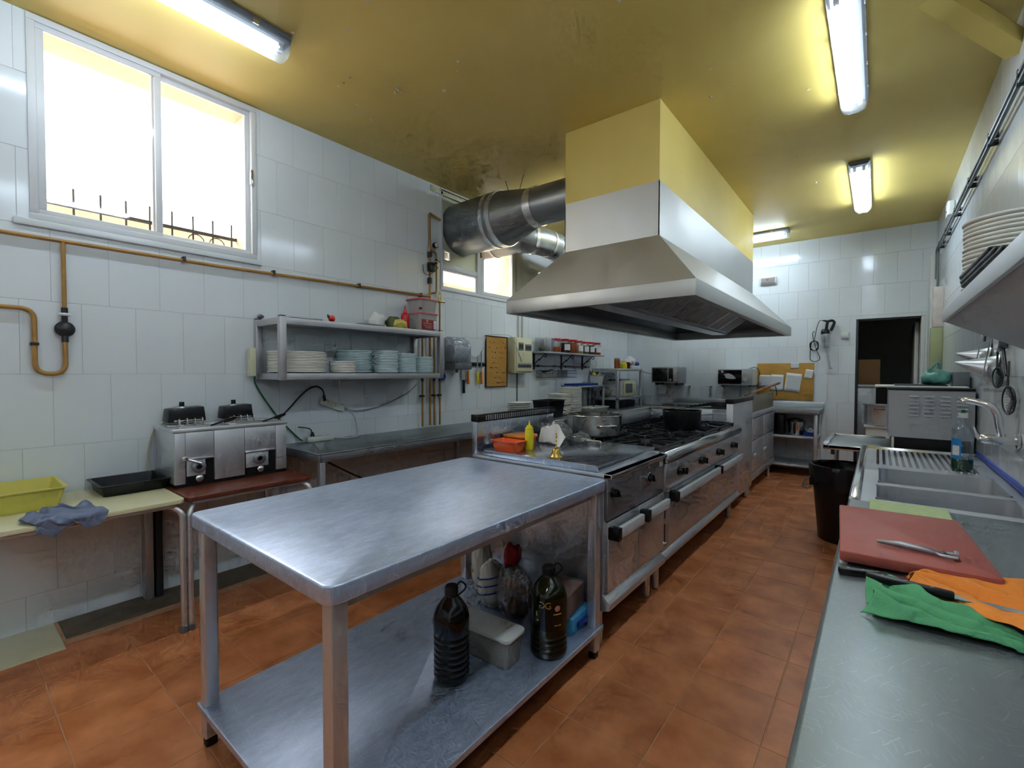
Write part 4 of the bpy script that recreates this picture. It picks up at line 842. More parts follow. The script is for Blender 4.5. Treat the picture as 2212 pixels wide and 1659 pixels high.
MB().lathe([(.002, 0), (.033, 0), (.034, .004), (.028, .012), (.023, .028), (.020, .042), (.012, .050), (.002, .052)], (-1.352, 2.085, ZG), 28).build('bell', 'brass', t, smooth=True)
MB().lathe([(.002, .05)] + [(.0045 + .0022*math.cos(k*1.3), .052+.004*k) for k in range(19)] + [(.002, .13)], (-1.352, 2.085, ZG), 12).build('bell_handle', 'brass', t, smooth=True)
t = thing('paper_cone', (-1.60, 2.40, ZG), 'white folded paper cones lying beside the mustard bottle', 'paper')
m = MB().grid(lambda u, v: (-1.67 + .19*u, 2.42 - .07*u*(1-v) + .03*math.sin(5*u), ZG + .005 + (.125*v)*math.sin(.5+2.2*u) + .01*abs(math.sin(7*u))), 14, 8); m.build('cone', 'paper', t, smooth=True, solid=.002, sub=1, angle=180)
m = MB().grid(lambda u, v: (-1.72 + .16*u, 2.44 + .03*v, ZG + .003 + .10*v*(.6+.4*math.sin(3*u+1))), 10, 6); m.build('cone', 'white_fabric', t, smooth=True, solid=.002, sub=1, angle=180)
t = thing('plastic_bag', (-1.66, 2.58, ZG), 'crumpled clear plastic bag lying between paper cones and steel pot', 'bag')
lump(-1.68, 2.58, ZG, .12, .09, .13, 2.7, 18, .45).build('bag', 'film', t, smooth=True, angle=80); lump(-1.54, 2.64, ZG, .09, .07, .06, 6.1, 16, .45).build('bag_end', 'film', t, smooth=True, angle=80)
# ---- eight-burner range
OX0, OX1, OY0, OY1 = -1.858, -1.0, 2.775, 4.715
t = thing('range_cooker', ((OX0+OX1)/2, (OY0+OY1)/2, 0), 'long stainless gas range with eight iron burner grates and oven', 'cooker')
appliance_base(t, OX0, OX1, OY0, OY1, .17, .80)
m = MB().box(OX0-.04, OX0-.005, OY0+.085, OY1, .80, 1.0).box(OX0-.005, OX1-.25, OY1-.022, OY1, .80, 1.0)
m.build('rear_upstand', 'steel', t, bev=.003)
MB().box(OX0+.03, OX1-.03, OY0, OY1, .80, .838).build('burner_tray', 'steel_dark', t, bev=.003)
MB().prism([(OX1-.05, .80), (OX1+.006, .806), (OX1+.006, .838), (OX1-.012, .872), (OX1-.05, .872)], 'y', OY0, OY1).build('front_rail', 'steel_polished', t, bev=.004)
m = MB().box(OX0+.03, OX1-.05, OY0, OY0+.03, .838, .872).box(OX0+.03, OX1-.05, OY1-.03, OY1, .838, .872); m.build('side_rail', 'steel', t, bev=.003)
MB().prism([(OX1-.05, .625), (OX1-.018, .625), (OX1+.001, .80), (OX1-.05, .80)], 'y', OY0+.004, OY1-.004).build('control_panel', 'steel', t, bev=.003)
for k in range(4):
    y = OY0 + .27 + .46*k
    for dy in (-.032, .032): knob(t, OX1-.008, y+dy, .725-.012*(dy > 0), .024)
bar_handle(t, OX1-.020, OY0+.16, OY0+1.13, .585, (OY0+.13,)); bar_handle(t, OX1-.020, OY0+1.22, OY1-.03, .585, (OY0+1.17,))
MB().box(OX1-.05, OX1-.028, OY0+.005, OY0+.115, .235, .620).build('side_plate', 'steel', t, bev=.003)
for z0, z1 in ((.445, .515), (.30, .415)): MB().prism([(OY0+.050, z0), (OY0+.062, z0+.006), (OY0+.064, z1-.006), (OY0+.050, z1), (OY0+.045, (z0+z1)/2)], 'x', OX1-.030, OX1-.026).build('vent_slot', 'black_plastic', t)
MB().cyl((OX1-.03, OY0+.062, .285), (OX1-.016, OY0+.062, .285), .012, n=12).build('hinge_pin', 'steel_polished', t)
MB().box(OX1-.05, OX1-.022, OY0+.12, OY1-.01, .262, .615).build('oven_door', 'steel', t, bev=.004)
MB().prism([(OX1-.06, .17), (OX1-.012, .190), (OX1-.005, .215), (OX1-.03, .248), (OX1-.06, .248)], 'y', OY0, OY1).build('toe_rail', 'steel', t, bev=.003)
# burners and grates
NX, NY = 2, 4; gw, gd = (OX1-.06-OX0-.05)/NX, (OY1-OY0-.07)/NY
bm_ = MB().lathe([(.003, .838), (.075, .838), (.075, .846), (.06, .852), (.05, .866), (.052, .872), (.02, .876), (.003, .876)], (0, 0, 0), 24)
gm = MB(); a, b = gw/2-.006, gd/2-.006; h0, h1 = .884, .900
for s_ in (-1, 1):
    gm.box(-a, a, s_*b-.007, s_*b+.007, h0-.012, h1-.008); gm.box(s_*a-.007, s_*a+.007, -b, b, h0-.012, h1-.008)
for k in range(8):
    an = PI*k/4 + PI/8; i0 = gm.n(); L_ = (min(a/abs(math.cos(an)), b/abs(math.sin(an))) if abs(math.sin(an)) > 1e-3 else a)
    gm.prism([(.045, h0), (L_, h0-.004), (L_, h1-.006), (.09, h1), (.05, h1)], 'y', -.007, .007); gm.apply(i0, Matrix.Rotation(an, 4, 'Z'))
for sx in (-1, 1):
    for sy in (-1, 1): gm.box(sx*a-.010, sx*a+.010, sy*b-.010, sy*b+.010, .838, h1-.008)
p0 = None
for i in range(NX):
    for j in range(NY):
        c = Vector((OX0+.05+gw*(i+.5), OY0+.035+gd*(j+.5), 0))
        if p0 is None:
            OFFs = OFF.pop(t.name); g0 = gm.build('burner_grate', 'black_iron', t, bev=.002, seg=1); b0 = bm_.build('burner', 'black_iron', t, smooth=True); OFF[t.name] = OFFs; p0 = (g0, b0)
            for o in p0: o.location = c - Vector((t.location.x, t.location.y, 0))
        else:
            for o in p0:
                q = o.copy(); C.objects.link(q); q.parent = t; q.location = c - Vector((t.location.x, t.location.y, 0))
# pots on the range
def pot(name, label, x, y, z, r, h, mt, handles, t=.004, rz=0.):
    p = thing(name, (x, y, z), label, 'pot', world=False, rz=rz)
    MB().lathe([(.003, 0), (r*.96, 0), (r, .008), (r, h-.004), (r+.006, h), (r+.004, h+.004), (r-t, h), (r-t, .010), (.003, .008)], (0, 0, 0), 48).build('pot_body', mt, p, smooth=True)
    return p
p = pot('steel_pot', 'wide shiny steel pot with loop handles on the left of the range', -1.66, 3.08, .9005, .20, .145, 'steel_pot', 2)
for s_ in (-1, 1):
    an = -.62 if s_ > 0 else 2.4
    hm = MB(); i0 = hm.n(); hm.tube(bend([(.193, -.065, .078), (.235, -.060, .082), (.235, .060, .082), (.193, .065, .078)], .02), .0065, 8); hm.apply(i0, Matrix.Rotation(an, 4, 'Z')); hd = hm.build('handle', 'steel_polished', p, smooth=True)
    for e in (-1, 1):
        q = MB(); i0 = q.n(); q.cyl((.19, e*.062, .075), (.208, e*.062, .075), .012, n=12); q.apply(i0, Matrix.Rotation(an, 4, 'Z')); q.build('rivet', 'brass', hd, smooth=True)
MB().lathe([(.003, .0), (.186, .0), (.186, .004), (.003, .004)], (0, 0, .05), 40).build('contents', 'spice_grey', p, smooth=True)
sp = thing('ladle', (-1.80, 3.0, .93), 'thin steel ladle leaning over the rim of the steel pot', 'ladle')
MB().tube([(-1.62, 3.08, .957), (-1.80, 3.055, 1.045), (-1.90, 3.045, 1.075)], .004, 8).build('ladle_handle', 'steel_polished', sp, smooth=True); MB().lathe([(.002, -.02), (.02, -.016), (.03, 0), (.028, 0), (.002, -.014)], (-1.61, 3.08, .977), 16).build('bowl', 'steel_polished', sp, smooth=True)
p = pot('black_pot', 'black enamel saucepan on the right half of the range', -1.27, 3.86, .9005, .150, .145, 'black_plastic', 0, rz=.3)
MB().lathe([(.003, 0), (.14, 0), (.14, .003), (.003, .003)], (0, 0, .07), 32).build('contents', 'spice_dark', p, smooth=True)
pn = thing('frying_pan', (-1.50, 4.36, .9005), 'black frying pan behind the black saucepan', 'pan', world=False)
MB().lathe([(.003, 0), (.11, 0), (.14, .045), (.144, .047), (.137, .045), (.107, .006), (.003, .005)], (0, 0, 0), 36).build('pan_body', 'black_iron', pn, smooth=True); MB().tube(smoothpath([(.13, 0, .04), (.2, .02, .07), (.33, .05, .085)], 4), .009, 8).build('pan_handle', 'steel_dull', pn, smooth=True)
for k, (a, b, mt_, lb) in enumerate((((-1.36, 3.78, 1.06), (-1.10, 4.08, 1.075), 'steel_polished', 'steel spoon handle resting across the black saucepan'), ((-1.30, 3.82, 1.06), (-1.06, 4.02, 1.055), 'steel_dull', 'second utensil handle lying across the black saucepan'))):
    u_ = thing('serving_spoon', a, lb, 'spoon'); MB().tube([a, b], .006, 8, flat=.5).build('spoon_handle', mt_, u_, smooth=True); MB().lathe([(.002, -.008), (.022, -.003), (.026, .003), (.002, .002)], a, 14).build('spoon_bowl', mt_, u_, smooth=True)
for k, (x0, y0, x1, y1, z) in enumerate(((-1.86, 4.66, -1.50, 4.702, 1.0005), (-1.74, 4.74, -1.30, 4.80, .8905))):
    MB_ = MB(); i0 = MB_.n(); L_ = math.hypot(x1-x0, y1-y0); MB_.rbox(0, L_, -.016, .016, 0, .012, .008); MB_.apply(i0, Matrix.Translation((x0, y0, z)) @ Matrix.Rotation(math.atan2(y1-y0, x1-x0), 4, 'Z'))
    tag(MB_.build('wooden_spatula', 'wood_skewer' if k else 'tape_paper', None, smooth=True), ['pale wooden spatula lying on the far corner of the range upstand', 'darker wooden spatula beside the pale one behind the range'][k], 'spatula')
# ---- rear-facing fryer cabinet with black-capped splash, then the charcoal grill
UX, UY0, UY1 = -1.075, 4.735, 5.61
t = thing('rear_cooker', ((-1.9+UX)/2, (UY0+UY1)/2, 0), 'cooker seen from behind with tall steel splash and black cap', 'cooker')
MB().box(-1.88, UX-.06, UY0, UY1, .17, .87).build('body', 'steel', t, bev=.003); MB().box(UX-.06, UX, UY0, UY1, .12, 1.062).build('splash_back', 'steel', t, bev=.004)
MB().box(UX-.07, UX+.006, UY0-.006, UY1, 1.062, 1.105).build('flue_cap', 'black_plastic', t, bev=.005)
MB().box(-1.88, UX-.06, UY0, UY1, .87, .89).build('top_plate', 'steel_dark', t)
for x in (-1.80, UX-.05):
    for y in (UY0+.06, UY1-.06): MB().cyl((x, y, 0), (x, y, .17), .024, n=12).build('leg', 'steel', t, smooth=True)
QY0, QY1 = 5.625, 7.0
t = thing('charcoal_grill', ((-1.88+UX)/2, (QY0+QY1)/2, 0), 'charcoal grill unit with soot-stained wall at the far end of the island', 'grill')
MB().box(-1.86, UX-.02, QY0, QY1, .14, .90).build('body', 'steel', t, bev=.003)
MB().box(UX-.02, UX+.004, QY0, QY1, .86, .918).build('front_rail', 'steel', t, bev=.004)
MB().box(UX-.05, UX-.015, QY0+.02, QY1-.03, .918, 1.105).build('fire_wall', 'stain_brown', t, bev=.004); MB().box(-1.86, -1.82, QY0+.02, QY1-.03, .90, .935).build('fire_wall', 'stain_brown', t, bev=.004)
MB().box(-1.82, UX-.05, QY0, QY0+.02, .90, .935).build('end_wall', 'steel', t); MB().box(-1.82, UX-.05, QY1-.05, QY1-.02, .90, .935).build('end_wall', 'steel', t)
for a, b in ((QY0+.02, QY0+.62), (QY0+.64, QY1-.02)):
    dr = MB().box(UX-.02, UX-.004, a, b, .25, .60).build('cabinet_door', 'steel', t, bev=.003); MB().box(UX-.004, UX+.010, a+.04, a+.16, .42, .45).build('handle', 'white_plastic', dr, bev=.003)
    MB().box(UX-.02, UX-.002, a, b, .61, .85).build('drawer', 'steel', t, bev=.003)
MB().box(UX-.02, UX+.0, QY0, QY1, .16, .24).build('toe_rail', 'steel', t, bev=.003)
for y in (QY0+.08, QY1-.08):
    for x in (-1.78, UX-.06): MB().cyl((x, y, 0), (x, y, .14), .024, n=12).build('leg', 'steel', t, smooth=True)
for k in range(7):
    y = QY0+.1+.18*k; tag(MB().cyl((-1.84, y, .9425), (UX-.055, y+rnd.uniform(-.03, .03), .9425), .007, n=8).build('grill_bar', 'dark_grey', None, smooth=True), 'thin dark rod lying across the charcoal grill, ' + ORD[k] + ' from the near end', 'rod', 'rods across the grill')
for k in range(4):
    a = Vector((UX-.08+.012*k, 5.62+.03*k, 1.112+.006*k)); b = Vector((UX+.03+.004*k, 6.85+.04*k, 1.21+.012*(k % 2)))
    t = thing('wooden_skewer', a, ['longest wooden tong handle resting on the grill wall, dark tip', 'wooden grill handle lying second on the grill wall', 'wooden grill stick third in the bundle on the grill wall', 'uppermost wooden stick of the bundle on the grill wall'][k], 'stick')
    MB().tube([a, a.lerp(b, .5)+Vector((0, 0, .004)), b], [.010, .011, .008], 8).build('stick', 'wood_skewer', t, smooth=True); MB().tube([b, b+(b-a).normalized()*.10], [.010, .005], 8).build('tip', 'dark_grey' if k != 1 else 'label_red', t, smooth=True)
cord('tong_loop', [(UX+.03, 6.80, 1.19), (UX+.045, 6.82, 1.10), (UX+.04, 6.84, 1.06), (UX+.045, 6.86, 1.10), (UX+.03, 6.85, 1.19)], .003, 'black_cord', 'dark hanging loop of a grill tool in front of the pinned papers')
# ================================================================== HOOD
HX0, HX1, HY0, HY1, HZ0, HZ1 = -2.401, -.892, 2.944, 6.939, 1.839, 1.946
BX0, BX1, BY0, BY1, BZ, BM = -1.932, -1.182, 3.09, 6.063, 2.295, 2.664
t = thing('extractor_hood', ((HX0+HX1)/2, (HY0+HY1)/2, HZ0), 'huge stainless island hood hanging over the cookers with mustard casing', 'hood')
for s_, (hx0, hx1, hy0, hy1, bx0, bx1, by0, by1) in enumerate(((HX0, HX1, HY0, HY1, BX0, BX1, BY0, BY1), (HX0+.02, HX1-.02, HY0+.02, HY1-.02, BX0+.012, BX1-.012, BY0+.012, BY1-.012))):
    z1, zb = (HZ1, BZ) if not s_ else (HZ1-.004, BZ-.02)
    m = MB().add([(hx0, hy0, z1), (hx1, hy0, z1), (hx1, hy1, z1), (hx0, hy1, z1), (bx0, by0, zb), (bx1, by0, zb), (bx1, by1, zb), (bx0, by1, zb)], [(0, 1, 5, 4), (1, 2, 6, 5), (2, 3, 7, 6), (3, 0, 4, 7)])
    if s_: m.add([(bx0, by0, zb), (bx1, by0, zb), (bx1, by1, zb), (bx0, by1, zb)], [(0, 1, 2, 3)])
    m.build('liner' if s_ else 'canopy', 'steel_dark' if s_ else 'steel_hood', t)  # liner takes a darker steel: shade inside the hood put into its colour
m = MB().box(HX0, HX1, HY0, HY0+.022, HZ0, HZ1).box(HX0, HX1, HY1-.022, HY1, HZ0, HZ1).box(HX0, HX0+.022, HY0+.022, HY1-.022, HZ0, HZ1).box(HX1-.022, HX1, HY0+.022, HY1-.022, HZ0, HZ1)
m.build('lip', 'steel_hood', t, bev=.003)
m = MB().box(HX0+.022, HX0+.06, HY0+.022, HY1-.022, HZ0+.004, HZ0+.014).box(HX1-.06, HX1-.022, HY0+.022, HY1-.022, HZ0+.004, HZ0+.014).box(HX0+.06, HX1-.06, HY0+.022, HY0+.06, HZ0+.004, HZ0+.014).box(HX0+.06, HX1-.06, HY1-.06, HY1-.022, HZ0+.004, HZ0+.014)
m.build('grease_gutter', 'steel_dull', t)
m = MB().box(BX0, BX1, BY0, BY0+.006, BZ, BM).box(BX0, BX1, BY1-.006, BY1, BZ, BM).box(BX0, BX0+.006, BY0, BY1, BZ, BM).box(BX1-.006, BX1, BY0, BY1, BZ, BM)
m.build('collar', 'steel_hood', t)
MB().box(BX0+.002, BX1-.002, BY0+.002, BY1-.002, BM, ZC-.001).build('casing', 'ceiling_mustard', t)
# V-shaped bank of baffle filters
cx_ = (HX0+HX1)/2-.02; VZ0, VZ1 = 1.875, 2.16; FW = .42; ny = 8; fy0 = HY0+.12; fl_ = (HY1-.42-fy0)/ny
for s_ in (1, -1):
    for k in range(ny):
        y0, y1 = fy0+fl_*k, fy0+fl_*(k+1)
        P0 = Vector((cx_+s_*.075, 0, VZ0+.015)); P1 = Vector((cx_+s_*(.075+FW), 0, VZ1)); d_ = (P1-P0); L_ = d_.length; n_ = Vector((s_*.0, 0, 0))
        ang = math.atan2(d_.z, abs(d_.x))
        f = MB(); i0 = f.n()
        f.box(0, L_, 0, .025, -.012, .012).box(0, L_, fl_-.03, fl_-.004, -.012, .012).box(0, .025, .025, fl_-.03, -.012, .012).box(L_-.025, L_, .025, fl_-.03, -.012, .012)
        X = Matrix.Translation((P0.x, y0, P0.z)) @ (Matrix.Rotation(-ang, 4, 'Y') if s_ > 0 else Matrix.Scale(-1, 4, (1, 0, 0)) @ Matrix.Rotation(-ang, 4, 'Y'))
        f.apply(i0, X); fo = f.build('filter', 'steel_dull', t)
        b_ = MB(); i0 = b_.n()
        for q in range(11): yy = .036 + q*(fl_-.072)/10.; b_.prism([(yy-.009, .006), (yy-.006, -.010), (yy+.006, -.010), (yy+.009, .006)], 'x', .02, L_-.02)
        b_.apply(i0, X); b_.build('baffles', 'steel_dull', fo)
m = MB().prism([(cx_-.085, VZ0+.03), (cx_-.085, VZ0-.012), (cx_+.085, VZ0-.012), (cx_+.085, VZ0+.03), (cx_+.078, VZ0+.03), (cx_+.078, VZ0-.004), (cx_-.078, VZ0-.004), (cx_-.078, VZ0+.03)], 'y', fy0-.01, fy0+fl_*ny+.01); m.build('drip_channel', 'steel', t)
for y in (fy0-.012, fy0+fl_*ny+.004): MB().prism([(cx_-.08, VZ0-.01), (cx_+.08, VZ0-.01), (cx_+.08+FW, VZ1+.0), (cx_-.08-FW, VZ1+.0)], 'y', y, y+.006).build('filter_end', 'steel', t)
for y in (3.8, 5.2): MB().box(HX1-.15, HX1-.06, y, y+.5, HZ1+.02, HZ1+.03).build('lamp_panel', 'white_plastic', t)
# ---- ducts
def duct(name, label, segs, bands, mt='galvanised'):
    t = thing(name, segs[0][0], label, 'duct')
    for (a, b, ra, rb, nm) in segs: MB().cyl(a, b, ra, rb, 40).build(nm, mt, t, smooth=True)
    for (a, b, r) in bands: MB().cyl(a, b, r, None, 40).build('band', 'foil_band', t, smooth=True)
    return t
DY, DZ = 3.49, 2.85
t = duct('exhaust_duct', 'fat galvanised duct tapering from the window to the hood casing', [((XL-.28, DY, DZ), (-2.88, DY, DZ), .262, .262, 'large_pipe'), ((-2.88, DY, DZ), (-2.50, DY, DZ+.03), .262, .172, 'reducer'), ((-2.50, DY, DZ+.03), (BX0-.002, DY, DZ+.03), .170, .170, 'small_pipe')],
     [((-2.985, DY, DZ), (-2.945, DY, DZ), .268), ((-2.90, DY, DZ), (-2.85, DY, DZ), .267), ((-2.53, DY, DZ+.028), (-2.45, DY, DZ+.03), .180)])
for z in (0, 1): MB().cyl((-2.80+.10*z, DY, DZ+.20), (-2.86+.22*z, DY, ZC), .003, n=5).build('hanger', 'dark_grey', t)
t = thing('exhaust_duct', (-3.2, 4.3, 2.6), 'smaller galvanised duct behind the fat one, turning along the wall', 'duct')
ctr = smoothpath([(XL-.25, 4.06, 2.83), (-3.30, 4.06, 2.83), (-3.10, 4.10, 2.83), (-2.98, 4.25, 2.82), (-2.94, 4.45, 2.80), (-2.93, 4.8, 2.77), (-2.92, YB-.02, 2.55)], 5)
MB().tube(ctr, .150, 36).build('pipe', 'galvanised', t, smooth=True)
for i in (3, 9, 13, 18, 23):
    c = Vector(ctr[i]); d_ = (Vector(ctr[i+1])-c).normalized(); MB().cyl(c-d_*.018, c+d_*.018, .156, None, 36).build('band', 'foil_band', t, smooth=True)
# ================================================================== LEFT WALL, FAR HALF
t = thing('paper_dispenser', (XL+.11, 3.30, 1.39), 'grey smoky plastic paper-towel dispenser on the wall', 'dispenser')
MB().rbox(XL, XL+.06, 3.185, 3.43, 1.395, 1.70, .03).build('back_plate', 'white_plastic', t, smooth=True)
m = MB(); m.prism([(XL+.05, 1.40), (XL+.20, 1.39), (XL+.215, 1.42), (XL+.215, 1.62), (XL+.19, 1.68), (XL+.12, 1.712), (XL+.05, 1.715)], 'y', 3.19, 3.425); m.build('cover', 'smoke_plastic', t, bev=.02, seg=3)
MB().cyl((XL+.115, 3.205, 1.55), (XL+.115, 3.41, 1.55), .085, n=28).build('paper_roll', 'paper', t, smooth=True)
MB().box(XL+.055, XL+.218, 3.188, 3.427, 1.385, 1.455).build('lower_trim', 'grey_plastic', t, bev=.012)
MB().box(XL+.12, XL+.14, 3.28, 3.31, 1.355, 1.388).build('lever', 'grey_plastic', t, bev=.003)
t = thing('knife_rack', (XL+.01, 3.66, 1.43), 'black magnetic knife strip on the wall', 'knife rack'); MB().box(XL, XL+.018, 3.47, 3.845, 1.428, 1.468).build('strip', 'black_plastic', t, bev=.003)
def wall_knife(y, zb0, zb1, zh0, mt, w, lb):
    t = thing('kitchen_knife', (XL+.022, y, zh0), lb, 'knife')
    MB().prism([(y-w, zb0), (y+w*.6, zb0), (y+w*.7, zb1-.05), (y+w*.2, zb1), (y-w, zb1-.02)], 'x', XL+.019, XL+.022).build('blade', 'steel_polished', t)
    MB().prism([(y-.011, zh0), (y+.012, zh0-.004), (y+.014, zh0+.02), (y+.010, zh0+.08), (y+.013, zb0), (y-.013, zb0)], 'x', XL+.010, XL+.032).build('handle', mt, t, bev=.005)
wall_knife(3.506, 1.28, 1.56, 1.138, 'black_plastic', .026, 'broad kitchen knife with black riveted handle hanging lowest')
wall_knife(3.575, 1.375, 1.62, 1.235, 'orange_lid', .018, 'orange-handled knife next to the black-handled one')
wall_knife(3.72, 1.365, 1.545, 1.235, 'yellow_plastic', .012, 'knife with yellow handle on the magnetic strip')
wall_knife(3.785, 1.365, 1.60, 1.23, 'orange_lid', .012, 'orange-handled knife beside the corkboard')
t = thing('corkboard', (XL+.01, 4.05, 1.19), 'tall framed corkboard with small dark marks beside the fuse box', 'board')
MB().box(XL, XL+.014, 3.872, 4.234, 1.20, 1.765).build('cork', 'cork', t)
win_frame(3.862, 4.244, 1.19, 1.775, XL, XL+.02, .010).build('frame', 'wood_dark', t, bev=.002)
m = MB()
for row in range(9):
    for k in range(rnd.randint(3, 7)):
        y = 3.91+rnd.uniform(0, .30); z = 1.235+.058*row+rnd.uniform(-.006, .006); m.box(XL+.0141, XL+.0148, y, y+rnd.uniform(.006, .022), z, z+rnd.uniform(.004, .010))
o = m.build('ink_marks', 'dark_grey', t); o['kind'] = 'stuff'
t = thing('fuse_box', (XL+.06, 4.47, 1.35), 'cream metal fuse box with small windows and two conduits above', 'fuse box')
MB().box(XL, XL+.115, 4.262, 4.605, 1.35, 1.775).build('body', 'cream_panel', t, bev=.006)
dr = MB().box(XL+.115, XL+.124, 4.285, 4.595, 1.37, 1.76).build('front', 'cream_laminate', t, bev=.003)
for (a, b, c, e) in ((4.32, 4.42, 1.62, 1.715), (4.45, 4.58, 1.62, 1.70), (4.31, 4.58, 1.415, 1.465)):
    wn = MB().box(XL+.1241, XL+.1265, a, b, c, e).build('fuse_window', 'grey_plastic', dr, bev=.002); MB().box(XL+.1266, XL+.1285, a+.012, b-.012, c+.02, e-.02).build('switch_row', 'dark_grey', wn)
win_frame(4.32, 4.42, 1.555, 1.60, XL+.1241, XL+.127, .005).build('card_holder', 'white_plastic', dr)
for k, y in enumerate((4.47, 4.545)):
    MB().box(XL, XL+.03, y-.016, y+.016, 1.775, 2.185).build('conduit', 'white_plastic', t, bev=.003)
MB().box(XL, XL+.012, 4.44, 4.452, .83, 1.35).build('cable_duct', 'grey_plastic', t)
cord('supply_cord', [(XL+.012, 3.45, 1.70), (XL+.014, 3.56, 1.60), (XL+.014, 3.66, 1.53), (XL+.014, 3.76, 1.545), (XL+.014, 3.83, 1.63), (XL+.015, 3.87, 1.77), (XL+.05, 4.02, 1.79), (XL+.10, 4.22, 1.775), (XL+.13, 4.30, 1.62), (XL+.128, 4.38, 1.49)], .004, 'white_cord', 'white cord drooping between towel dispenser and fuse box', of=t)
# ---- wall shelf with scroll brackets and spice jars
t = thing('spice_shelf', (XL+.11, 5.52, 1.39), 'narrow wall shelf on black scroll brackets holding spice jars', 'shelf')
MB().box(XL+.002, XL+.215, 4.715, 6.33, 1.600, 1.622).build('shelf_board', 'steel_dull', t, bev=.002)
for y in (4.80, 5.45, 6.03):
    b_ = MB().box(XL, XL+.012, y-.012, y+.012, 1.40, 1.60).build('bracket', 'black_iron', t, bev=.002)
    sp_ = [(XL+.01+.02*u, y, 1.46+.09*u) for u in (0,)]; pts = [(XL+.012, y, 1.455), (XL+.05, y, 1.50), (XL+.10, y, 1.53), (XL+.15, y, 1.57), (XL+.18, y, 1.60-.006), (XL+.20, y, 1.575), (XL+.185, y, 1.552), (XL+.165, y, 1.565)]
    MB().tube(smoothpath(pts, 4), .006, 6).build('scroll', 'black_iron', b_, smooth=True); MB().cbox((XL+.085, y, 1.522), (.022, .018, .022)).build('leaf', 'black_iron', b_, bev=.004)
MB().cyl((XL+.025, 4.79, 1.442), (XL+.025, 6.20, 1.442), .006, n=8).build('hanging_rail', 'black_iron', t, smooth=True)
for y in (4.86, 5.52, 6.09): MB().lathe([(.002, -.015), (.013, -.008), (.013, .008), (.002, .015)], (XL+.025, y, 1.442), 10).build('finial', 'black_iron', t, smooth=True)
t = thing('wire_basket', (XL+.09, 5.22, 1.29), 'black wire basket hanging from the rail of the spice shelf', 'basket')
for z in (1.295, 1.345, 1.385): MB().tube([(XL+.02, 4.83, z), (XL+.16, 4.83, z), (XL+.16, 5.60, z), (XL+.02, 5.60, z)], .0035, 5, closed=True).build('rim_wire', 'black_iron', t, smooth=True)
m = MB()
for k in range(20):
    y = 4.83+.77*k/19; m.tube([(XL+.16, y, 1.385), (XL+.16, y, 1.295), (XL+.02, y, 1.295), (XL+.02, y, 1.385)], .0018, 4)
m.build('basket_wires', 'black_iron', t)
for y in (4.85, 5.22, 5.58): MB().tube(smoothpath([(XL+.16, y, 1.385), (XL+.12, y, 1.43), (XL+.03, y, 1.455), (XL+.016, y, 1.44)], 3), .003, 5).build('hook', 'black_iron', t, smooth=True)
MB_ = MB(); i0 = MB_.n(); MB_.rbox(-.03, .03, -.10, .10, 0, .02, .01); MB_.apply(i0, Matrix.Translation((XL+.09, 4.99, 1.37)) @ Matrix.Rotation(.15, 4, 'X')); tag(MB_.build('black_scoop', 'black_plastic', None, bev=.004), 'flat black utensil lying in the wire basket', 'utensil')
for k, y in enumerate((5.28, 5.40)):
    tag(MB().lathe([(.002, 0), (.032, 0), (.034, .004), (.036, .10), (.033, .10), (.031, .008), (.002, .006)], (XL+.09, y, 1.299), 20).build('drinking_glass', 'jar_glass', None, smooth=True), ['clear glass in the wire basket, left one', 'clear glass in the wire basket, right one'][k], 'glass')
def jar(y, r, h, fill, mt, label, lab=True, x=XL+.12, z=1.6225, lid='red_plastic', name='spice_jar'):
    t = thing(name, (x, y, z), label, 'jar')
    MB().lathe([(.003, 0), (r*.95, 0), (r, .008), (r, h*.80), (r*.85, h*.86), (r*.85, h*.88), (.003, h*.88)], (x, y, z), 22).build('glass', 'jar_glass', t, smooth=True)
    MB().lathe([(.003, .004), (r*.91, .004), (r*.95, .012), (r*.95, h*fill), (.003, h*fill)], (x, y, z), 20).build('contents', mt, t, smooth=True)
    MB().lathe([(.003, h*.87), (r*.95, h*.87), (r*.96, h*.99), (r*.9, h), (.003, h)], (x, y, z), 22).build('lid', lid, t, smooth=True)
    if lab: MB().grid(lambda u, v: (x + r*1.01*math.cos(-1.1+1.5*u), y + r*1.01*math.sin(-1.1+1.5*u), z + h*(.2+.42*v)), 8, 2).build('label', 'label_white', t, smooth=True)
jar(5.14, .068, .185, .40, 'spice_orange', 'squat jar with red lid a third full of orange spice, first of the row', False)
jar(5.36, .070, .19, .72, 'spice_dark', 'jar of dark red spice with white label, second of the row')
jar(5.555, .068, .19, .78, 'spice_orange', 'tall jar filled with orange paprika, third of the row', False)
jar(5.73, .062, .185, .66, 'spice_yellow', 'jar of pale yellow seeds, fourth of the row')
jar(5.90, .060, .18, .70, 'spice_grey', 'jar of grey herbs with white label, fifth of the row')
jar(6.07, .060, .185, .74, 'spice_dark', 'jar of brown spice with red lid, sixth of the row')
jar(6.25, .066, .185, .55, 'spice_orange', 'orange spice jar at the right end of the row')
t = thing('herb_tub', (XL+.10, 4.88, 1.622), 'clear tub of grey-green herbs at the left end of the spice shelf', 'tub')
MB().tray(XL+.03, XL+.19, 4.77, 5.01, 1.6225, 1.80, .003, .02, .01).build('tub', 'jar_glass', t, smooth=True); lump(XL+.11, 4.89, 1.626, .066, .10, .075, 3.3, amp=.2).build('contents', 'spice_grey', t, smooth=True)
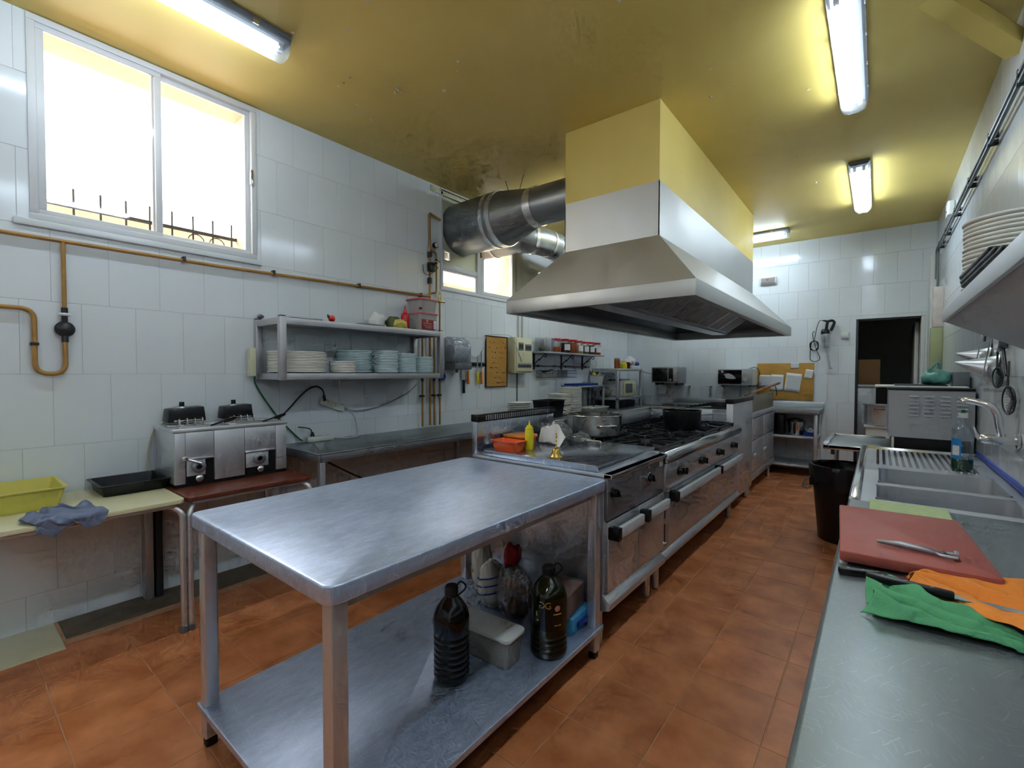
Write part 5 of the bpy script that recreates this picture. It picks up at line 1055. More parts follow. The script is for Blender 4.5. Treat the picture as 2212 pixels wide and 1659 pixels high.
# ---- things on the far part of the left worktop
ZW = WZ+.0005
t = thing('egg_tray', (-3.18, 3.76, ZW), 'grey carton tray of brown eggs on the left worktop', 'egg tray')
MB().tray(-3.33, -3.03, 3.60, 3.92, ZW, ZW+.055, .004, .02, .01).build('carton_tray', 'egg_tray', t, smooth=True)
egg = None
for i in range(5):
    for j in range(5):
        p_ = (-3.295+.0575*i, 3.64+.06*j, ZW+.036)
        if egg is None:
            egg = MB().lathe([(.001, 0), (.012, .004), (.020, .016), (.022, .026), (.018, .042), (.009, .054), (.001, .057)], (0, 0, 0), 14).build('brown_egg', 'egg', None, smooth=True); o = egg
        else: o = egg.copy(); C.objects.link(o)
        o.location = p_; tag(o, 'brown egg in the ' + ORD[j] + ' row of the tray, ' + ORD[4-i] + ' from the aisle', 'egg', 'eggs in the tray')
PO = plate_mesh('oval_plate', 'plate_white', .17, .03); PO.data.transform(Matrix.Scale(.72, 4, (1, 0, 0)))
for k in range(10):
    o = PO if k == 0 else PO.copy()
    if k: C.objects.link(o)
    o.location = (-3.2+rnd.uniform(-.006, .006), 4.17+rnd.uniform(-.012, .012), ZW+.019*k); o.rotation_euler[2] = rnd.uniform(-.12, .12); tag(o, 'white oval plate in the low stack beside the eggs, ' + from_top(k, 10), 'plate', 'oval plates on the left worktop')
t = thing('black_crate', (-3.11, 4.63, ZW), 'black plastic crate on the left worktop behind the griddle', 'crate')
MB().tray(-3.24, -2.98, 4.46, 4.80, ZW, ZW+.20, .006, .025, .02, rim=.012).build('crate', 'black_plastic', t, smooth=True)
def sqplate(r): 
    def ring(s, z):
        return [(s*math.copysign(abs(math.cos(a))**.45, math.cos(a)), s*math.copysign(abs(math.sin(a))**.45, math.sin(a)), z) for a in [2*PI*i/32+.001 for i in range(32)]]
    return MB().loft([ring(.01, 0), ring(r*.6, 0), ring(r*.95, .009), ring(r*.99, .010), ring(r, .012), ring(r, .020), ring(r*.985, .0215), ring(r*.9, .018), ring(r*.6, .006), ring(.01, .005)])
SQ = sqplate(.125).build('square_plate', 'plate_white', None, smooth=True, angle=60)
for (n_, x, y, lb, gp, k0) in ((19, -3.19, 4.995, 'white square plate in the shorter stack behind the black crate', 'square plates, shorter stack', 0), (24, -3.20, 5.28, 'white square plate in the tallest stack on the left worktop', 'square plates, tallest stack', 1)):
    for k in range(n_):
        o = SQ if (k == 0 and k0 == 0) else SQ.copy()
        if o is not SQ: C.objects.link(o)
        o.location = (x+rnd.uniform(-.004, .004), y+rnd.uniform(-.004, .004), ZW+.0138*k); o.rotation_euler[2] = rnd.uniform(-.03, .03); tag(o, lb + ', ' + from_top(k, n_), 'plate', gp)
# low riser with blue board
t = thing('counter_riser', (-3.32, 6.05, WZ), 'low stainless riser shelf standing on the far left worktop', 'shelf')
MB().box(XL+.004, -3.18, 5.46, 6.24, 1.150, 1.176).build('deck', 'steel', t, bev=.003)
for x in (XL+.02, -3.215):
    for y in (5.475, 6.20): MB().box(x, x+.03, y, y+.03, ZW, 1.150).build('leg', 'steel', t, bev=.002)
tag(B(XL+.02, -3.20, 5.50, 6.05, 1.177, 1.205).build('cutting_board', 'blue_plastic', None, bev=.004), 'blue cutting board lying on the low riser shelf', 'cutting board')
t = thing('white_bucket', (-3.28, 6.17, 1.177), 'white plastic bin holding squeeze bottles on the riser', 'bin')
MB().tray(-3.36, -3.20, 6.07, 6.24, 1.177, 1.32, .004, .02, .012, rim=.008).build('bin', 'white_plastic', t, smooth=True)
for k, (x, y, mt_, lb) in enumerate(((-3.30, 6.11, 'yellow_plastic', 'yellow squeeze bottle in the white bin'), (-3.26, 6.20, 'soft_plastic', 'clear squeeze bottle in the white bin'))):
    b_ = thing('squeeze_bottle', (x, y, 1.183), lb, 'bottle'); MB().lathe([(.002, 0), (.028, 0), (.029, .15), (.022, .165), (.012, .172), (.002, .172)], (x, y, 1.183), 18).build('body', mt_, b_, smooth=True); MB().cyl((x, y, 1.355), (x, y, 1.41), .011, .003, n=10).build('nozzle', mt_, b_, smooth=True)
t = thing('butter_dish', (-3.05, 5.63, ZW), 'white lidded dish on the worktop in front of the riser', 'dish')
MB().rbox(-3.16, -2.93, 5.42, 5.86, ZW, ZW+.055, .02, taper=.015).build('dish', 'plate_white', t, smooth=True); MB().rbox(-3.165, -2.925, 5.41, 5.87, ZW+.0555, ZW+.075, .02).build('lid', 'plate_white', t, bev=.004); MB().lathe([(.003, 0), (.010, 0), (.014, .012), (.003, .02)], (-3.05, 5.64, ZW+.0755), 12).build('lid_knob', 'black_plastic', t, smooth=True)
# tall corner shelving with toaster oven and groceries
t = thing('corner_shelving', (-3.2, 6.72, WZ), 'three-tier stainless shelving standing in the far left corner', 'shelf')
for z in (.95, 1.385): MB().box(-3.42, -2.99, 6.27, 7.16, z, z+.035).build('deck', 'steel', t, bev=.003)
MB().box(-3.42, -2.99, 6.27, 7.16, 1.19, 1.20).build('deck', 'steel_dull', t, bev=.002) if False else None
for x in (-3.42, -3.03):
    for y in (6.27, 7.12): MB().box(x, x+.04, y, y+.04, ZW, 1.385).build('post', 'steel', t, bev=.003)
t = thing('toaster_oven', (-3.1, 6.72, .985), 'small cream toaster oven on the corner shelving', 'oven')
MB().box(-3.30, -3.02, 6.50, 6.93, .9865, 1.235).build('body', 'white_paint', t, bev=.008); d_ = MB().box(-3.02, -3.005, 6.505, 6.925, .995, 1.23).build('oven_door', 'cream_laminate', t, bev=.003)
MB().box(-3.005, -3.001, 6.56, 6.80, 1.05, 1.19).build('door_glass', 'grey_plastic', d_)
for z in (1.06, 1.12, 1.18): MB().cyl((-3.005, 6.88, z), (-2.985, 6.88, z), .012, n=12).build('dial', 'cream_panel', d_, smooth=True)
tag(B(-3.28, -3.06, 6.54, 6.84, 1.236, 1.262).build('flat_tray', 'silver_paint', None, bev=.006), 'grey tray lying on the toaster oven', 'tray')
tag(B(-3.36, -3.05, 6.36, 6.66, ZW, ZW+.11).build('black_box', 'black_plastic', None, bev=.006), 'black box under the corner shelving, left', 'box')
tag(B(-3.36, -3.08, 6.72, 7.08, ZW, ZW+.10).build('black_box', 'dark_grey', None, bev=.006), 'dark flat box under the corner shelving, right', 'box')
tag(lump(-3.25, 6.38, .9865, .09, .07, .13, 8.8, amp=.2).build('green_tub', 'spice_grey', None, smooth=True), 'grey-green bundle on the middle deck left of the toaster oven', 'bundle')
zt_ = 1.4205
jar(6.42, .045, .155, .85, 'spice_orange', 'glass jar of brown sticks on top of the corner shelving', False, -3.08, zt_, 'silver_paint', 'cookie_jar')
t = thing('honey_pot', (-3.05, 6.60, zt_), 'yellow plastic pot on top of the corner shelving', 'pot'); MB().lathe([(.003, 0), (.05, 0), (.056, .02), (.054, .07), (.04, .09), (.03, .095), (.03, .11), (.003, .112)], (-3.06, 6.60, zt_), 20).build('pot', 'yellow_plastic', t, smooth=True)
jar(6.74, .033, .10, .8, 'spice_dark', 'small jar of red sauce between yellow pot and food bag', False, -3.05, zt_, 'spice_dark', 'sauce_jar')
t = thing('bread_packet', (-3.12, 6.92, zt_), 'printed white and red food bag on top of the corner shelving', 'bag')
lump(-3.12, 6.90, zt_+.04, .10, .14, .15, 4.9, 18, .35).build('bag', 'label_white', t, smooth=True, angle=80); lump(-3.06, 6.86, zt_+.06, .05, .06, .07, 5.7, amp=.4).build('print', 'spice_pink', t, smooth=True); lump(-3.05, 7.03, zt_+.05, .05, .08, .06, 2.1, amp=.4).build('blue_print', 'blue_plastic', t, smooth=True)
tag(B(-3.18, -3.01, 6.80, 7.12, zt_, zt_+.05).build('food_carton', 'white_plastic', None, bev=.003), 'flat white food carton under the printed bag', 'box')
# ================================================================== BACK WALL
worktable('worktable', 'stainless table along the back wall under the pinned papers', -2.62, -.575, 6.995+.03, YB-.005, .885, [(-.62, 7.08), (-.62, YB-.06), (-2.5, 7.08), (-2.5, YB-.06)], .06, mt='steel_counter')
tb = [o for o in C.objects if o.get('label') == 'stainless table along the back wall under the pinned papers'][0]
MB().box(-2.62, -.575, YB-.03, YB-.006, .885, .960).build('upstand', 'steel', tb, bev=.003)
for z in (.50, .12): MB().box(-2.58, -.60, 7.07, YB-.03, z, z+.03).build('shelf', 'steel', tb, bev=.003)
tag(B(-1.10, -.98, 7.12, 7.35, .5305, .83).build('coffee_urn', 'black_plastic', None, bev=.02), 'black upright appliance on the shelf of the back table', 'appliance')
t = thing('mixer_bowl', (-.86, 7.22, .5305), 'steel jug with a black lid on the shelf of the back table', 'jug')
MB().lathe([(.003, 0), (.07, 0), (.08, .02), (.095, .18), (.003, .18)], (-.86, 7.22, .5305), 24).build('jug', 'steel_polished', t, smooth=True); MB().lathe([(.003, .18), (.11, .18), (.10, .21), (.03, .225), (.003, .226)], (-.86, 7.22, .5305), 24).build('lid', 'black_plastic', t, smooth=True); MB().box(-.875, -.845, 7.11, 7.13, .55, .70).build('handle', 'black_plastic', t, bev=.004)
t = thing('blue_carton', (-.70, 7.25, .5305), 'small blue box with white things on the back table shelf', 'box')
MB().tray(-.77, -.645, 7.15, 7.35, .5305, .58, .004, .01, .004).build('box', 'blue_plastic', t, smooth=True); lump(-.71, 7.25, .54, .045, .07, .09, 5.2, amp=.4).build('contents', 'white_fabric', t, smooth=True)
def bracket(x, label, d=.34, z=1.165):
    t = thing('shelf_bracket', (x, YB-.01, z-.17), label, 'bracket')
    MB().box(x-.018, x+.018, YB-.012, YB, z-.17, z).build('wall_plate', 'white_paint', t, bev=.002); MB().box(x-.018, x+.018, YB-d, YB-.012, z-.012, z).build('arm', 'white_paint', t, bev=.002)
    for dz in (.03, .14): MB().cyl((x, YB-.012, z-.17+dz), (x, YB-.016, z-.17+dz), .008, n=8).build('screw', 'steel_dull', t)
    return t
for x, lb in ((-2.74, 'white wall bracket under the left end of the silver microwave'), (-2.37, 'white wall bracket just right of the silver microwave'), (-2.05, 'white wall bracket left of the white microwave'), (-1.86, 'white wall bracket under the left of the white microwave'), (-1.49, 'white wall bracket under the right of the white microwave')): bracket(x, lb)
MY = 7.215
t = thing('microwave', (-2.64, (MY+YB)/2, 1.19), 'silver microwave with black door on wall brackets', 'microwave')
MB().box(-2.86, -2.432, MY+.012, YB-.03, 1.20, 1.448).build('body', 'silver_paint', t, bev=.006)
for x in (-2.80, -2.48): MB().box(x-.02, x+.02, MY+.05, YB-.06, 1.166, 1.20).build('foot', 'black_plastic', t)
MB().box(-2.86, -2.432, MY, MY+.012, 1.20, 1.448).build('fascia', 'silver_paint', t, bev=.003); d_ = MB().box(-2.84, -2.60, MY-.006, MY, 1.222, 1.43).build('door_glass', 'black_gloss', t, bev=.002)
cp = MB().box(-2.585, -2.515, MY-.005, MY, 1.222, 1.43).build('control_panel', 'black_gloss', t, bev=.002); MB().cyl((-2.55, MY-.005, 1.25), (-2.55, MY-.02, 1.25), .018, n=16).build('dial', 'silver_paint', cp, smooth=True)
for k in range(6): MB().box(-2.500, -2.445, MY-.004, MY, 1.24+.03*k, 1.25+.03*k).build('button', 'white_plastic', t, bev=.001)
t = thing('microwave', (-1.63, (MY+YB)/2, 1.166), 'white microwave with two dials on wall brackets', 'microwave')
MB().box(-1.855, -1.392, MY+.012, YB-.03, 1.180, 1.415).build('body', 'white_paint', t, bev=.006); MB().box(-1.855, -1.392, MY, MY+.012, 1.180, 1.415).build('fascia', 'white_paint', t, bev=.003)
for x in (-1.80, -1.44): MB().box(x-.02, x+.02, MY+.05, YB-.06, 1.166, 1.18).build('foot', 'black_plastic', t)
d_ = MB().box(-1.848, -1.532, MY-.006, MY, 1.200, 1.40).build('door_glass', 'black_gloss', t, bev=.002)
MB().prism([(-1.77, 1.335), (-1.755, 1.345), (-1.70, 1.35), (-1.66, 1.335), (-1.62, 1.30), (-1.605, 1.275), (-1.65, 1.27), (-1.71, 1.275), (-1.745, 1.285), (-1.752, 1.315)], 'y', MY-.0075, MY-.006).build('door_reflection', 'paper', d_)  # light reflected in the dark door, modelled as a white piece
for z in (1.335, 1.265): MB().cyl((-1.485, MY, z), (-1.485, MY-.022, z), .024, n=18).build('dial', 'white_plastic', t, smooth=True)
cord('microwave_lead', [(-1.45, MY+.10, 1.42), (-1.40, MY+.15, 1.44), (-1.375, MY+.25, 1.42), (-1.37, YB-.03, 1.36), (-1.372, YB-.02, 1.20)], .004, 'black_cord', 'black lead looping over the corner of the white microwave')
cord('wall_lead', [(-1.62, YB-.012, 1.19), (-1.63, YB-.012, 1.05), (-1.63, YB-.034, .965)], .004, 'grey_cord', 'dark lead hanging below the white microwave')
cord('shelf_lead', [(-3.04, 7.14, 1.40), (-2.98, 7.28, 1.36), (-2.93, 7.42, 1.34), (-2.85, YB-.02, 1.345)], .004, 'black_cord', 'black lead from the corner shelving to the silver microwave')
t = thing('pin_board', (-1.05, YB-.01, .97), 'wide corkboard with pinned papers on the back wall', 'board')
MB().box(-1.405, -.697, YB-.016, YB, .975, 1.500).build('cork', 'cork', t, bev=.002)
for k in range(9): x = -1.37+.075*k+rnd.uniform(-.02, .02); MB().lathe([(.001, 0), (.004, .001), (.001, .004)], (x, YB-.018, 1.47+rnd.uniform(-.03, .02)), 6).build('pin', 'dark_grey', t)
def sheet(cx, cz, w_, h_, rot, label, lines=6, curl=.01):
    s_ = thing('pinned_paper', (cx, YB-.018, cz-h_/2), label, 'paper')
    X = Matrix.Translation((cx, YB-.017, cz)) @ Matrix.Rotation(rot, 4, 'Y')
    m = MB(); i0 = m.n(); m.grid(lambda u, v: ((u-.5)*w_, -.001-curl*(u-.5)**2*2 - curl*max(0, .3-v), (v-.5)*h_), 7, 7); m.apply(i0, X); m.build('sheet', 'paper', s_, smooth=True, solid=.0006)
    m = MB(); i0 = m.n()
    for k in range(lines):
        z = h_*(.36-.72*k/max(1, lines-1)); a = -w_*.38; 
        while a < w_*.36:
            b = a + rnd.uniform(.008, .03); m.box(a, min(b, w_*.4), -.0042-curl*.5, -.0036-curl*.5, z, z+.0022); a = b + .006
    m.apply(i0, X); o = m.build('writing', 'grey_plastic', s_); o['kind'] = 'stuff'
sheet(-1.30, 1.245, .15, .17, .04, 'white paper pinned at the left of the corkboard', 7); sheet(-1.145, 1.22, .16, .23, .05, 'white paper pinned second from left on the corkboard', 8); sheet(-.945, 1.225, .19, .26, .12, 'largest white paper pinned on the right half of the corkboard', 9); sheet(-.925, 1.462, .10, .075, -.03, 'small note pinned at the top edge of the corkboard', 2); sheet(-.755, 1.345, .095, .125, .18, 'tilted small note pinned at the right edge of the corkboard', 3)
# hand blender on a hook with coiled lead
bx, by = -.545, YB-.055
t = thing('hand_blender', (bx, by, 1.40), 'stick blender with black handle hanging on the back wall', 'blender')
m = MB(); i0 = m.n(); m.lathe([(.004, 0), (.030, 0), (.040, .012), (.044, .05), (.046, .10), (.050, .105), (.050, .19), (.004, .19)], (0, 0, 0), 24); X = Matrix.Translation((bx-.01, by, 1.70)) @ Matrix.Rotation(-.09, 4, 'Y'); m.apply(i0, X); m.build('motor', 'steel', t, smooth=True)
m = MB(); i0 = m.n(); m.lathe([(.004, .19), (.050, .19), (.052, .21), (.044, .245), (.030, .26), (.004, .26)], (0, 0, 0), 24); m.apply(i0, X); m.build('motor_cap', 'black_plastic', t, smooth=True)
MB().tube(bend([(bx-.02, by, 1.94), (bx-.005, by, 2.06), (bx+.05, by, 2.07), (bx+.075, by, 2.04), (bx+.03, by, 1.93)], .03), .017, 10).build('handle', 'black_plastic', t, smooth=True)
MB().tube([(bx-.005, by, 2.06), (bx-.06, by, 2.075)], [.018, .008], 8).build('lead_sleeve', 'black_plastic', t, smooth=True)
MB().cyl((bx-.004, by, 1.705), (bx+.034, by, 1.44), .012, n=12).build('shaft', 'steel_polished', t, smooth=True); MB().lathe([(.006, .02), (.016, .015), (.030, 0), (.028, -.006), (.016, .010), (.004, .012)], (bx+.036, by, 1.425), 20).build('blade_guard', 'steel_polished', t, smooth=True)
pts = [(bx-.06, by, 2.075), (bx-.10, by+.02, 2.07), (bx-.13, by+.03, 1.97), (bx-.15, by+.03, 1.84)]
for k in range(26): a = 1.6+2*PI*k/8; r_ = .062+.008*math.sin(k*1.7); pts.append((bx-.155+r_*.85*math.cos(a), by+.028+.004*(k % 3), 1.735+r_*math.sin(a)))
pts += [(bx-.20, by+.03, 1.60), (bx-.19, by+.03, 1.535), (bx-.13, by+.03, 1.52), (bx-.085, by+.03, 1.56), (bx-.12, by+.03, 1.66), (bx-.16, by+.03, 1.80)]
pts += [(bx-.175, by+.03, 1.90), (bx-.165, by+.03, 1.93), (bx-.15, by+.03, 1.925)]
MB().tube(smoothpath(pts, 3), .0042, 5).build('coiled_lead', 'black_cord', t, smooth=True)
t = thing('wall_socket', (-.355, YB-.03, 1.815), 'white square wall socket box beside the doorway', 'socket'); MB().rbox(-.40, -.312, YB-.045, YB, 1.822, 1.90, .01).build('box', 'white_plastic', t, bev=.005); MB().box(-.385, -.327, YB-.049, YB-.045, 1.84, 1.885).build('flap', 'white_paint', t, bev=.003)
t = thing('emergency_light', (-1.28, YB-.03, 2.64), 'small white emergency light box high on the back wall', 'lamp'); MB().rbox(-1.385, -1.170, YB-.05, YB, 2.648, 2.752, .02).build('housing', 'white_plastic', t, bev=.008)
ln = MB().rbox(-1.365, -1.19, YB-.062, YB-.05, 2.662, 2.738, .012).build('lens', 'soft_plastic', t, bev=.004); MB().prism([(-1.30, 2.715), (-1.26, 2.715), (-1.28, 2.690)], 'y', YB-.0640, YB-.0622).build('arrow_mark', 'red_plastic', ln)
# pilaster strips in the right back corner
struct(tag(B(.462, XR, 7.30, YB-.001, 0, 2.75).build('trim_1', 'white_paint', None, bev=.004), 'white pilaster in the back right corner', 'pilaster'))
t = thing('corner_board', (.50, 6.9, 1.0), 'olive green upright board on the wall beside the doorway', 'board'); MB().box(.44, XR, 6.80, 6.92, 1.0, 1.86).build('board', 'green_panel', t, bev=.006); MB().box(.455, XR, 6.80, 6.92, 1.862, 2.30).build('upper_patch', 'rust_pink', t, bev=.004)
# ================================================================== RIGHT SIDE
RX, RZ = -.095, .80
t = thing('work_counter', ((RX+XR)/2, .8, 0), 'stainless counter along the right wall in the foreground', 'counter')
MB().prism([(RX+.012, RZ-.045), (RX, RZ-.036), (RX, RZ-.008), (RX+.008, RZ), (XR-.002, RZ), (XR-.002, RZ-.02), (RX+.03, RZ-.02), (RX+.03, RZ-.045)], 'y', -.95, 2.533).build('worktop', 'steel_counter', t, bev=.003)
for y in (-.9, .75, 2.47):
    for x in (RX+.05, XR-.05): MB().box(x-.02, x+.02, y-.02, y+.02, 0, RZ-.02).build('leg', 'steel', t, bev=.004)
MB().box(RX+.04, XR-.03, -.92, 2.49, .16, .185).build('shelf', 'steel', t, bev=.004)
# ---- double sink with drainboard
t = thing('sink_unit', ((RX+XR)/2, 3.45, 0), 'stainless double sink with ribbed drainboard on the right wall', 'sink')
SB = [(.0, .485, 2.615, 2.965), (.008, .49, 3.03, 3.495)]; SYE = 4.40
rr = [(RX+.006, XR-.002, 2.536, SYE)]
for b in SB: rr = minus(rr, b)
m = MB()
for r in rr: m.box(r[0], r[1], r[2], r[3], RZ-.016, RZ-.004)
m.build('sink_top', 'steel', t)
MB().prism([(RX, RZ-.05), (RX, RZ+.004), (RX+.008, RZ+.012), (RX+.032, RZ+.012), (RX+.044, RZ-.004), (RX+.03, RZ-.05)], 'y', 2.536, SYE).build('front_rim', 'steel_polished', t, bev=.003)
MB().prism([(SYE-.03, RZ-.004), (SYE-.02, RZ+.012), (SYE, RZ+.012), (SYE, RZ-.05), (SYE-.03, RZ-.05)], 'x', RX+.044, XR-.002).build('end_rim', 'steel_polished', t, bev=.003)
for (x0, x1, y0, y1) in SB:
    MB().tray(x0, x1, y0, y1, RZ-.25, RZ-.0035, .003, .05, .012, 5).build('bowl', 'steel', t, smooth=True)
    MB().lathe([(.004, 0), (.04, 0), (.044, .004), (.038, .006), (.004, .003)], ((x0+x1)/2, (y0+y1)/2, RZ-.2465), 20).build('drain', 'steel_polished', t, smooth=True)
for k in range(15): MB().rbox(.0+.031*k, .014+.031*k, 3.60, 4.30, RZ-.004, RZ+.003, .006).build('drain_rib', 'steel_polished', t, smooth=True)
for x in (RX+.06, XR-.05):
    for y in (2.60, SYE-.05): MB().box(x-.02, x+.02, y-.02, y+.02, 0, RZ-.016).build('leg', 'steel', t, bev=.004)
MB().box(RX+.03, RX+.05, 2.56, SYE-.03, .48, RZ-.05).build('apron', 'steel', t)
tag(B(XR-.012, XR-.0005, 2.0, 4.40, RZ+.001, RZ+.030).build('wall_seal', 'blue_strip', None, bev=.003), 'blue sealing strip along the wall behind the sink', 'strip')
t = thing('wall_tap', (.46, 3.25, 1.0), 'chrome wall mixer tap with swan-neck spout over the sink', 'tap')
MB().cyl((XR-.002, 3.25, 1.03), (XR-.012, 3.25, 1.03), .034, n=20).build('flange', 'steel_polished', t, smooth=True)
MB().tube([(XR-.012, 3.25, 1.03), (.50, 3.25, 1.03), (.49, 3.25, 1.032), (.42, 3.25, 1.034), (.405, 3.25, 1.034)], [.016, .018, .024, .026, .020], 16).build('body', 'steel_polished', t, smooth=True)
MB().tube(smoothpath([(.480, 3.25, 1.045), (.468, 3.24, 1.10), (.455, 3.23, 1.165), (.43, 3.235, 1.20), (.39, 3.25, 1.215), (.352, 3.26, 1.222), (.340, 3.265, 1.212)], 5), [.020]*6 + [.019]*6 + [.017]*6 + [.014]*13, 14).build('spout', 'steel_polished', t, smooth=True) if False else MB().tube(smoothpath([(.480, 3.25, 1.045), (.468, 3.24, 1.10), (.455, 3.23, 1.165), (.43, 3.235, 1.20), (.39, 3.25, 1.215), (.352, 3.26, 1.222), (.340, 3.265, 1.210)], 5), .0155, 14).build('spout', 'steel_polished', t, smooth=True)
MB().tube(smoothpath([(.405, 3.25, 1.034), (.39, 3.25, 1.05), (.378, 3.25, 1.09)], 4), [.016, .014, .012, .011, .010, .009, .008, .007, .006], 10).build('lever', 'steel_polished', t, smooth=True)
# soap bottle
bx, by = .388, 3.70; z = RZ+.0035
t = thing('soap_bottle', (bx, by, z), 'clear dish-soap bottle with green soap at the bottom and blue label', 'bottle')
MB().lathe([(.003, 0), (.044, 0), (.048, .008), (.048, .20), (.046, .235), (.034, .272), (.020, .288), (.017, .295), (.017, .305), (.003, .305)], (bx, by, z), 32).build('body', 'bottle_clear', t, smooth=True)
MB().lathe([(.003, .004), (.042, .004), (.0455, .011), (.0455, .062), (.003, .062)], (bx, by, z), 28).build('soap', 'soap_green', t, smooth=True)
MB().lathe([(.003, .300), (.021, .300), (.021, .326), (.003, .327)], (bx, by, z), 20).build('cap', 'white_plastic', t, smooth=True); MB().lathe([(.003, .327), (.010, .327), (.008, .345), (.003, .347)], (bx, by, z), 14).build('cap_tip', 'soap_green', t, smooth=True)
A_ = math.atan2(-by, -bx)-.35
lb = MB().grid(lambda u, v: (bx+.0486*math.cos(A_-.75+1.0*u), by+.0486*math.sin(A_-.75+1.0*u), z+.065+.115*v), 10, 3).build('label', 'blue_label', t, smooth=True)
MB().grid(lambda u, v: (bx+.0490*math.cos(A_-.62+.72*u), by+.0490*math.sin(A_-.62+.72*u), z+.085+.055*v), 8, 2).build('label_panel', 'label_white', lb, smooth=True)
# ---- dish table, dishwasher on it
t = thing('dish_table', (.1, 4.8, 0), 'small stainless dish table between sink and doorway', 'table')
DX0, DY0_, DY1_ = -.335, 4.415, 5.20
MB().box(DX0, XR-.004, DY0_, DY1_, RZ-.035, RZ-.012).build('worktop', 'steel_counter', t, bev=.002)
m = MB().box(DX0, DX0+.035, DY0_, DY1_, RZ-.045, RZ+.004).box(DX0+.035, .06, DY1_-.03, DY1_, RZ-.045, RZ+.004).box(DX0+.035, .06, DY0_, DY0_+.012, RZ-.045, RZ-.006); m.build('raised_rim', 'steel_polished', t, bev=.003)
for (x, y) in ((DX0+.05, DY1_-.06), (XR-.06, DY1_-.06), (XR-.06, DY0_+.05), (.10, DY0_+.05)): MB().cyl((x, y, 0), (x, y, RZ-.035), .02, n=12).build('leg', 'steel', t, smooth=True)
MB().box(DX0+.05, DX0+.075, DY0_+.01, DY0_+.04, RZ-.085, RZ-.045).build('bracket', 'black_plastic', t, bev=.004)
MB().box(.085, .10, DY0_+.02, DY0_+.035, RZ-.012, RZ+.085).build('stop_post', 'white_paint', t, bev=.002)
MX0, MX1, MY0, MY1 = .065, XR-.012, 4.47, 5.12
t = thing('dishwasher', ((MX0+MX1)/2, (MY0+MY1)/2, RZ-.0115), 'stainless machine with four columns of louvre slots beside the sink', 'dishwasher')
MB().box(MX0, MX1, MY0+.004, MY1, .885, 1.235).build('body', 'steel_dull', t, bev=.004); MB().box(MX0+.02, MX1, MY0+.03, MY1-.02, RZ-.0115, .885).build('plinth', 'black_plastic', t)
pn_ = MB().box(MX0, MX1, MY0, MY0+.004, .885, 1.232).build('side_panel', 'steel_dull', t)
for a, b in ((.182, .234), (.264, .318), (.350, .404), (.436, .492)):
    for z in (1.185, 1.157, 1.130, 1.103, 1.075, 1.047):
        MB().prism([(MY0, z+.010), (MY0-.020, z+.004), (MY0-.020, z+.001), (MY0, z+.000)], 'x', a, b).build('louvre', 'handle_white', pn_)  # steel louvres coloured white for the lamp light on their tops
MB().box(MX0-.01, MX1, MY0-.012, MY1, 1.235, 1.252).build('lid_edge', 'black_plastic', t, bev=.004)
tag(B(-.02, .50, 4.50, 5.05, 1.2525, 1.264).build('flat_tray', 'white_plastic', None, bev=.004), 'flat white tray lying on the louvred machine', 'tray')
tag(B(.10, .40, 4.62, 5.0, 1.2645, 1.272).build('dark_folder', 'black_plastic', None, bev=.002), 'thin black folder on the white tray', 'folder')
t = thing('green_bag', (.345, 4.80, 1.272), 'pale green knotted plastic bag on top of the louvred machine', 'bag')
lump(.345, 4.80, 1.272, .085, .085, .115, 5.3, 20, .3).build('bag', 'bag_teal', t, smooth=True, angle=80); MB().tube(smoothpath([(.30, 4.79, 1.37), (.335, 4.78, 1.42), (.355, 4.78, 1.445), (.365, 4.78, 1.42), (.36, 4.79, 1.37)], 4), .009, 6).build('bag_handle', 'bag_teal', t, smooth=True)
tag(B(.435, .525, 4.72, 4.95, 1.2645, 1.37).build('grey_box', 'grey_plastic', None, bev=.005), 'grey box against the wall beside the green bag', 'box')
# ---- waste bin with bag
bx, by = -.205, 4.60
t = thing('waste_bin', (bx, by, 0), 'black waste bin with a black bag folded over its rim', 'bin')
MB().lathe([(.003, 0), (.165, 0), (.17, .01), (.222, .585), (.232, .59), (.232, .60), (.216, .60), (.16, .02), (.003, .015)], (bx, by, 0), 36).build('bin', 'black_plastic', t, smooth=True)
m = MB(); rings = []
for z_, r_, a_ in ((.46, .226, .010), (.52, .232, .009), (.58, .238, .006), (.612, .238, .004), (.613, .222, .003), (.55, .205, .004), (.30, .17, .010)):
    rings.append([((bx + (r_+a_*math.sin(9*th+z_*20)+a_*.6*math.sin(17*th))*math.cos(th)), by + (r_+a_*math.sin(9*th+z_*20)+a_*.6*math.sin(17*th))*math.sin(th), z_ + (.03*math.sin(5*th) if z_ < .5 else 0)) for th in [2*PI*i/64 for i in range(64)]])
m.loft(rings, False, True); m.build('bag', 'bag_black', t, smooth=True, angle=80)
MB().tube(smoothpath([(bx-.225, by-.07, .50), (bx-.26, by-.08, .47), (bx-.275, by-.08, .42), (bx-.24, by-.07, .40), (bx-.215, by-.06, .42)], 4), .006, 6).build('bin_handle', 'grey_plastic', t, smooth=True)
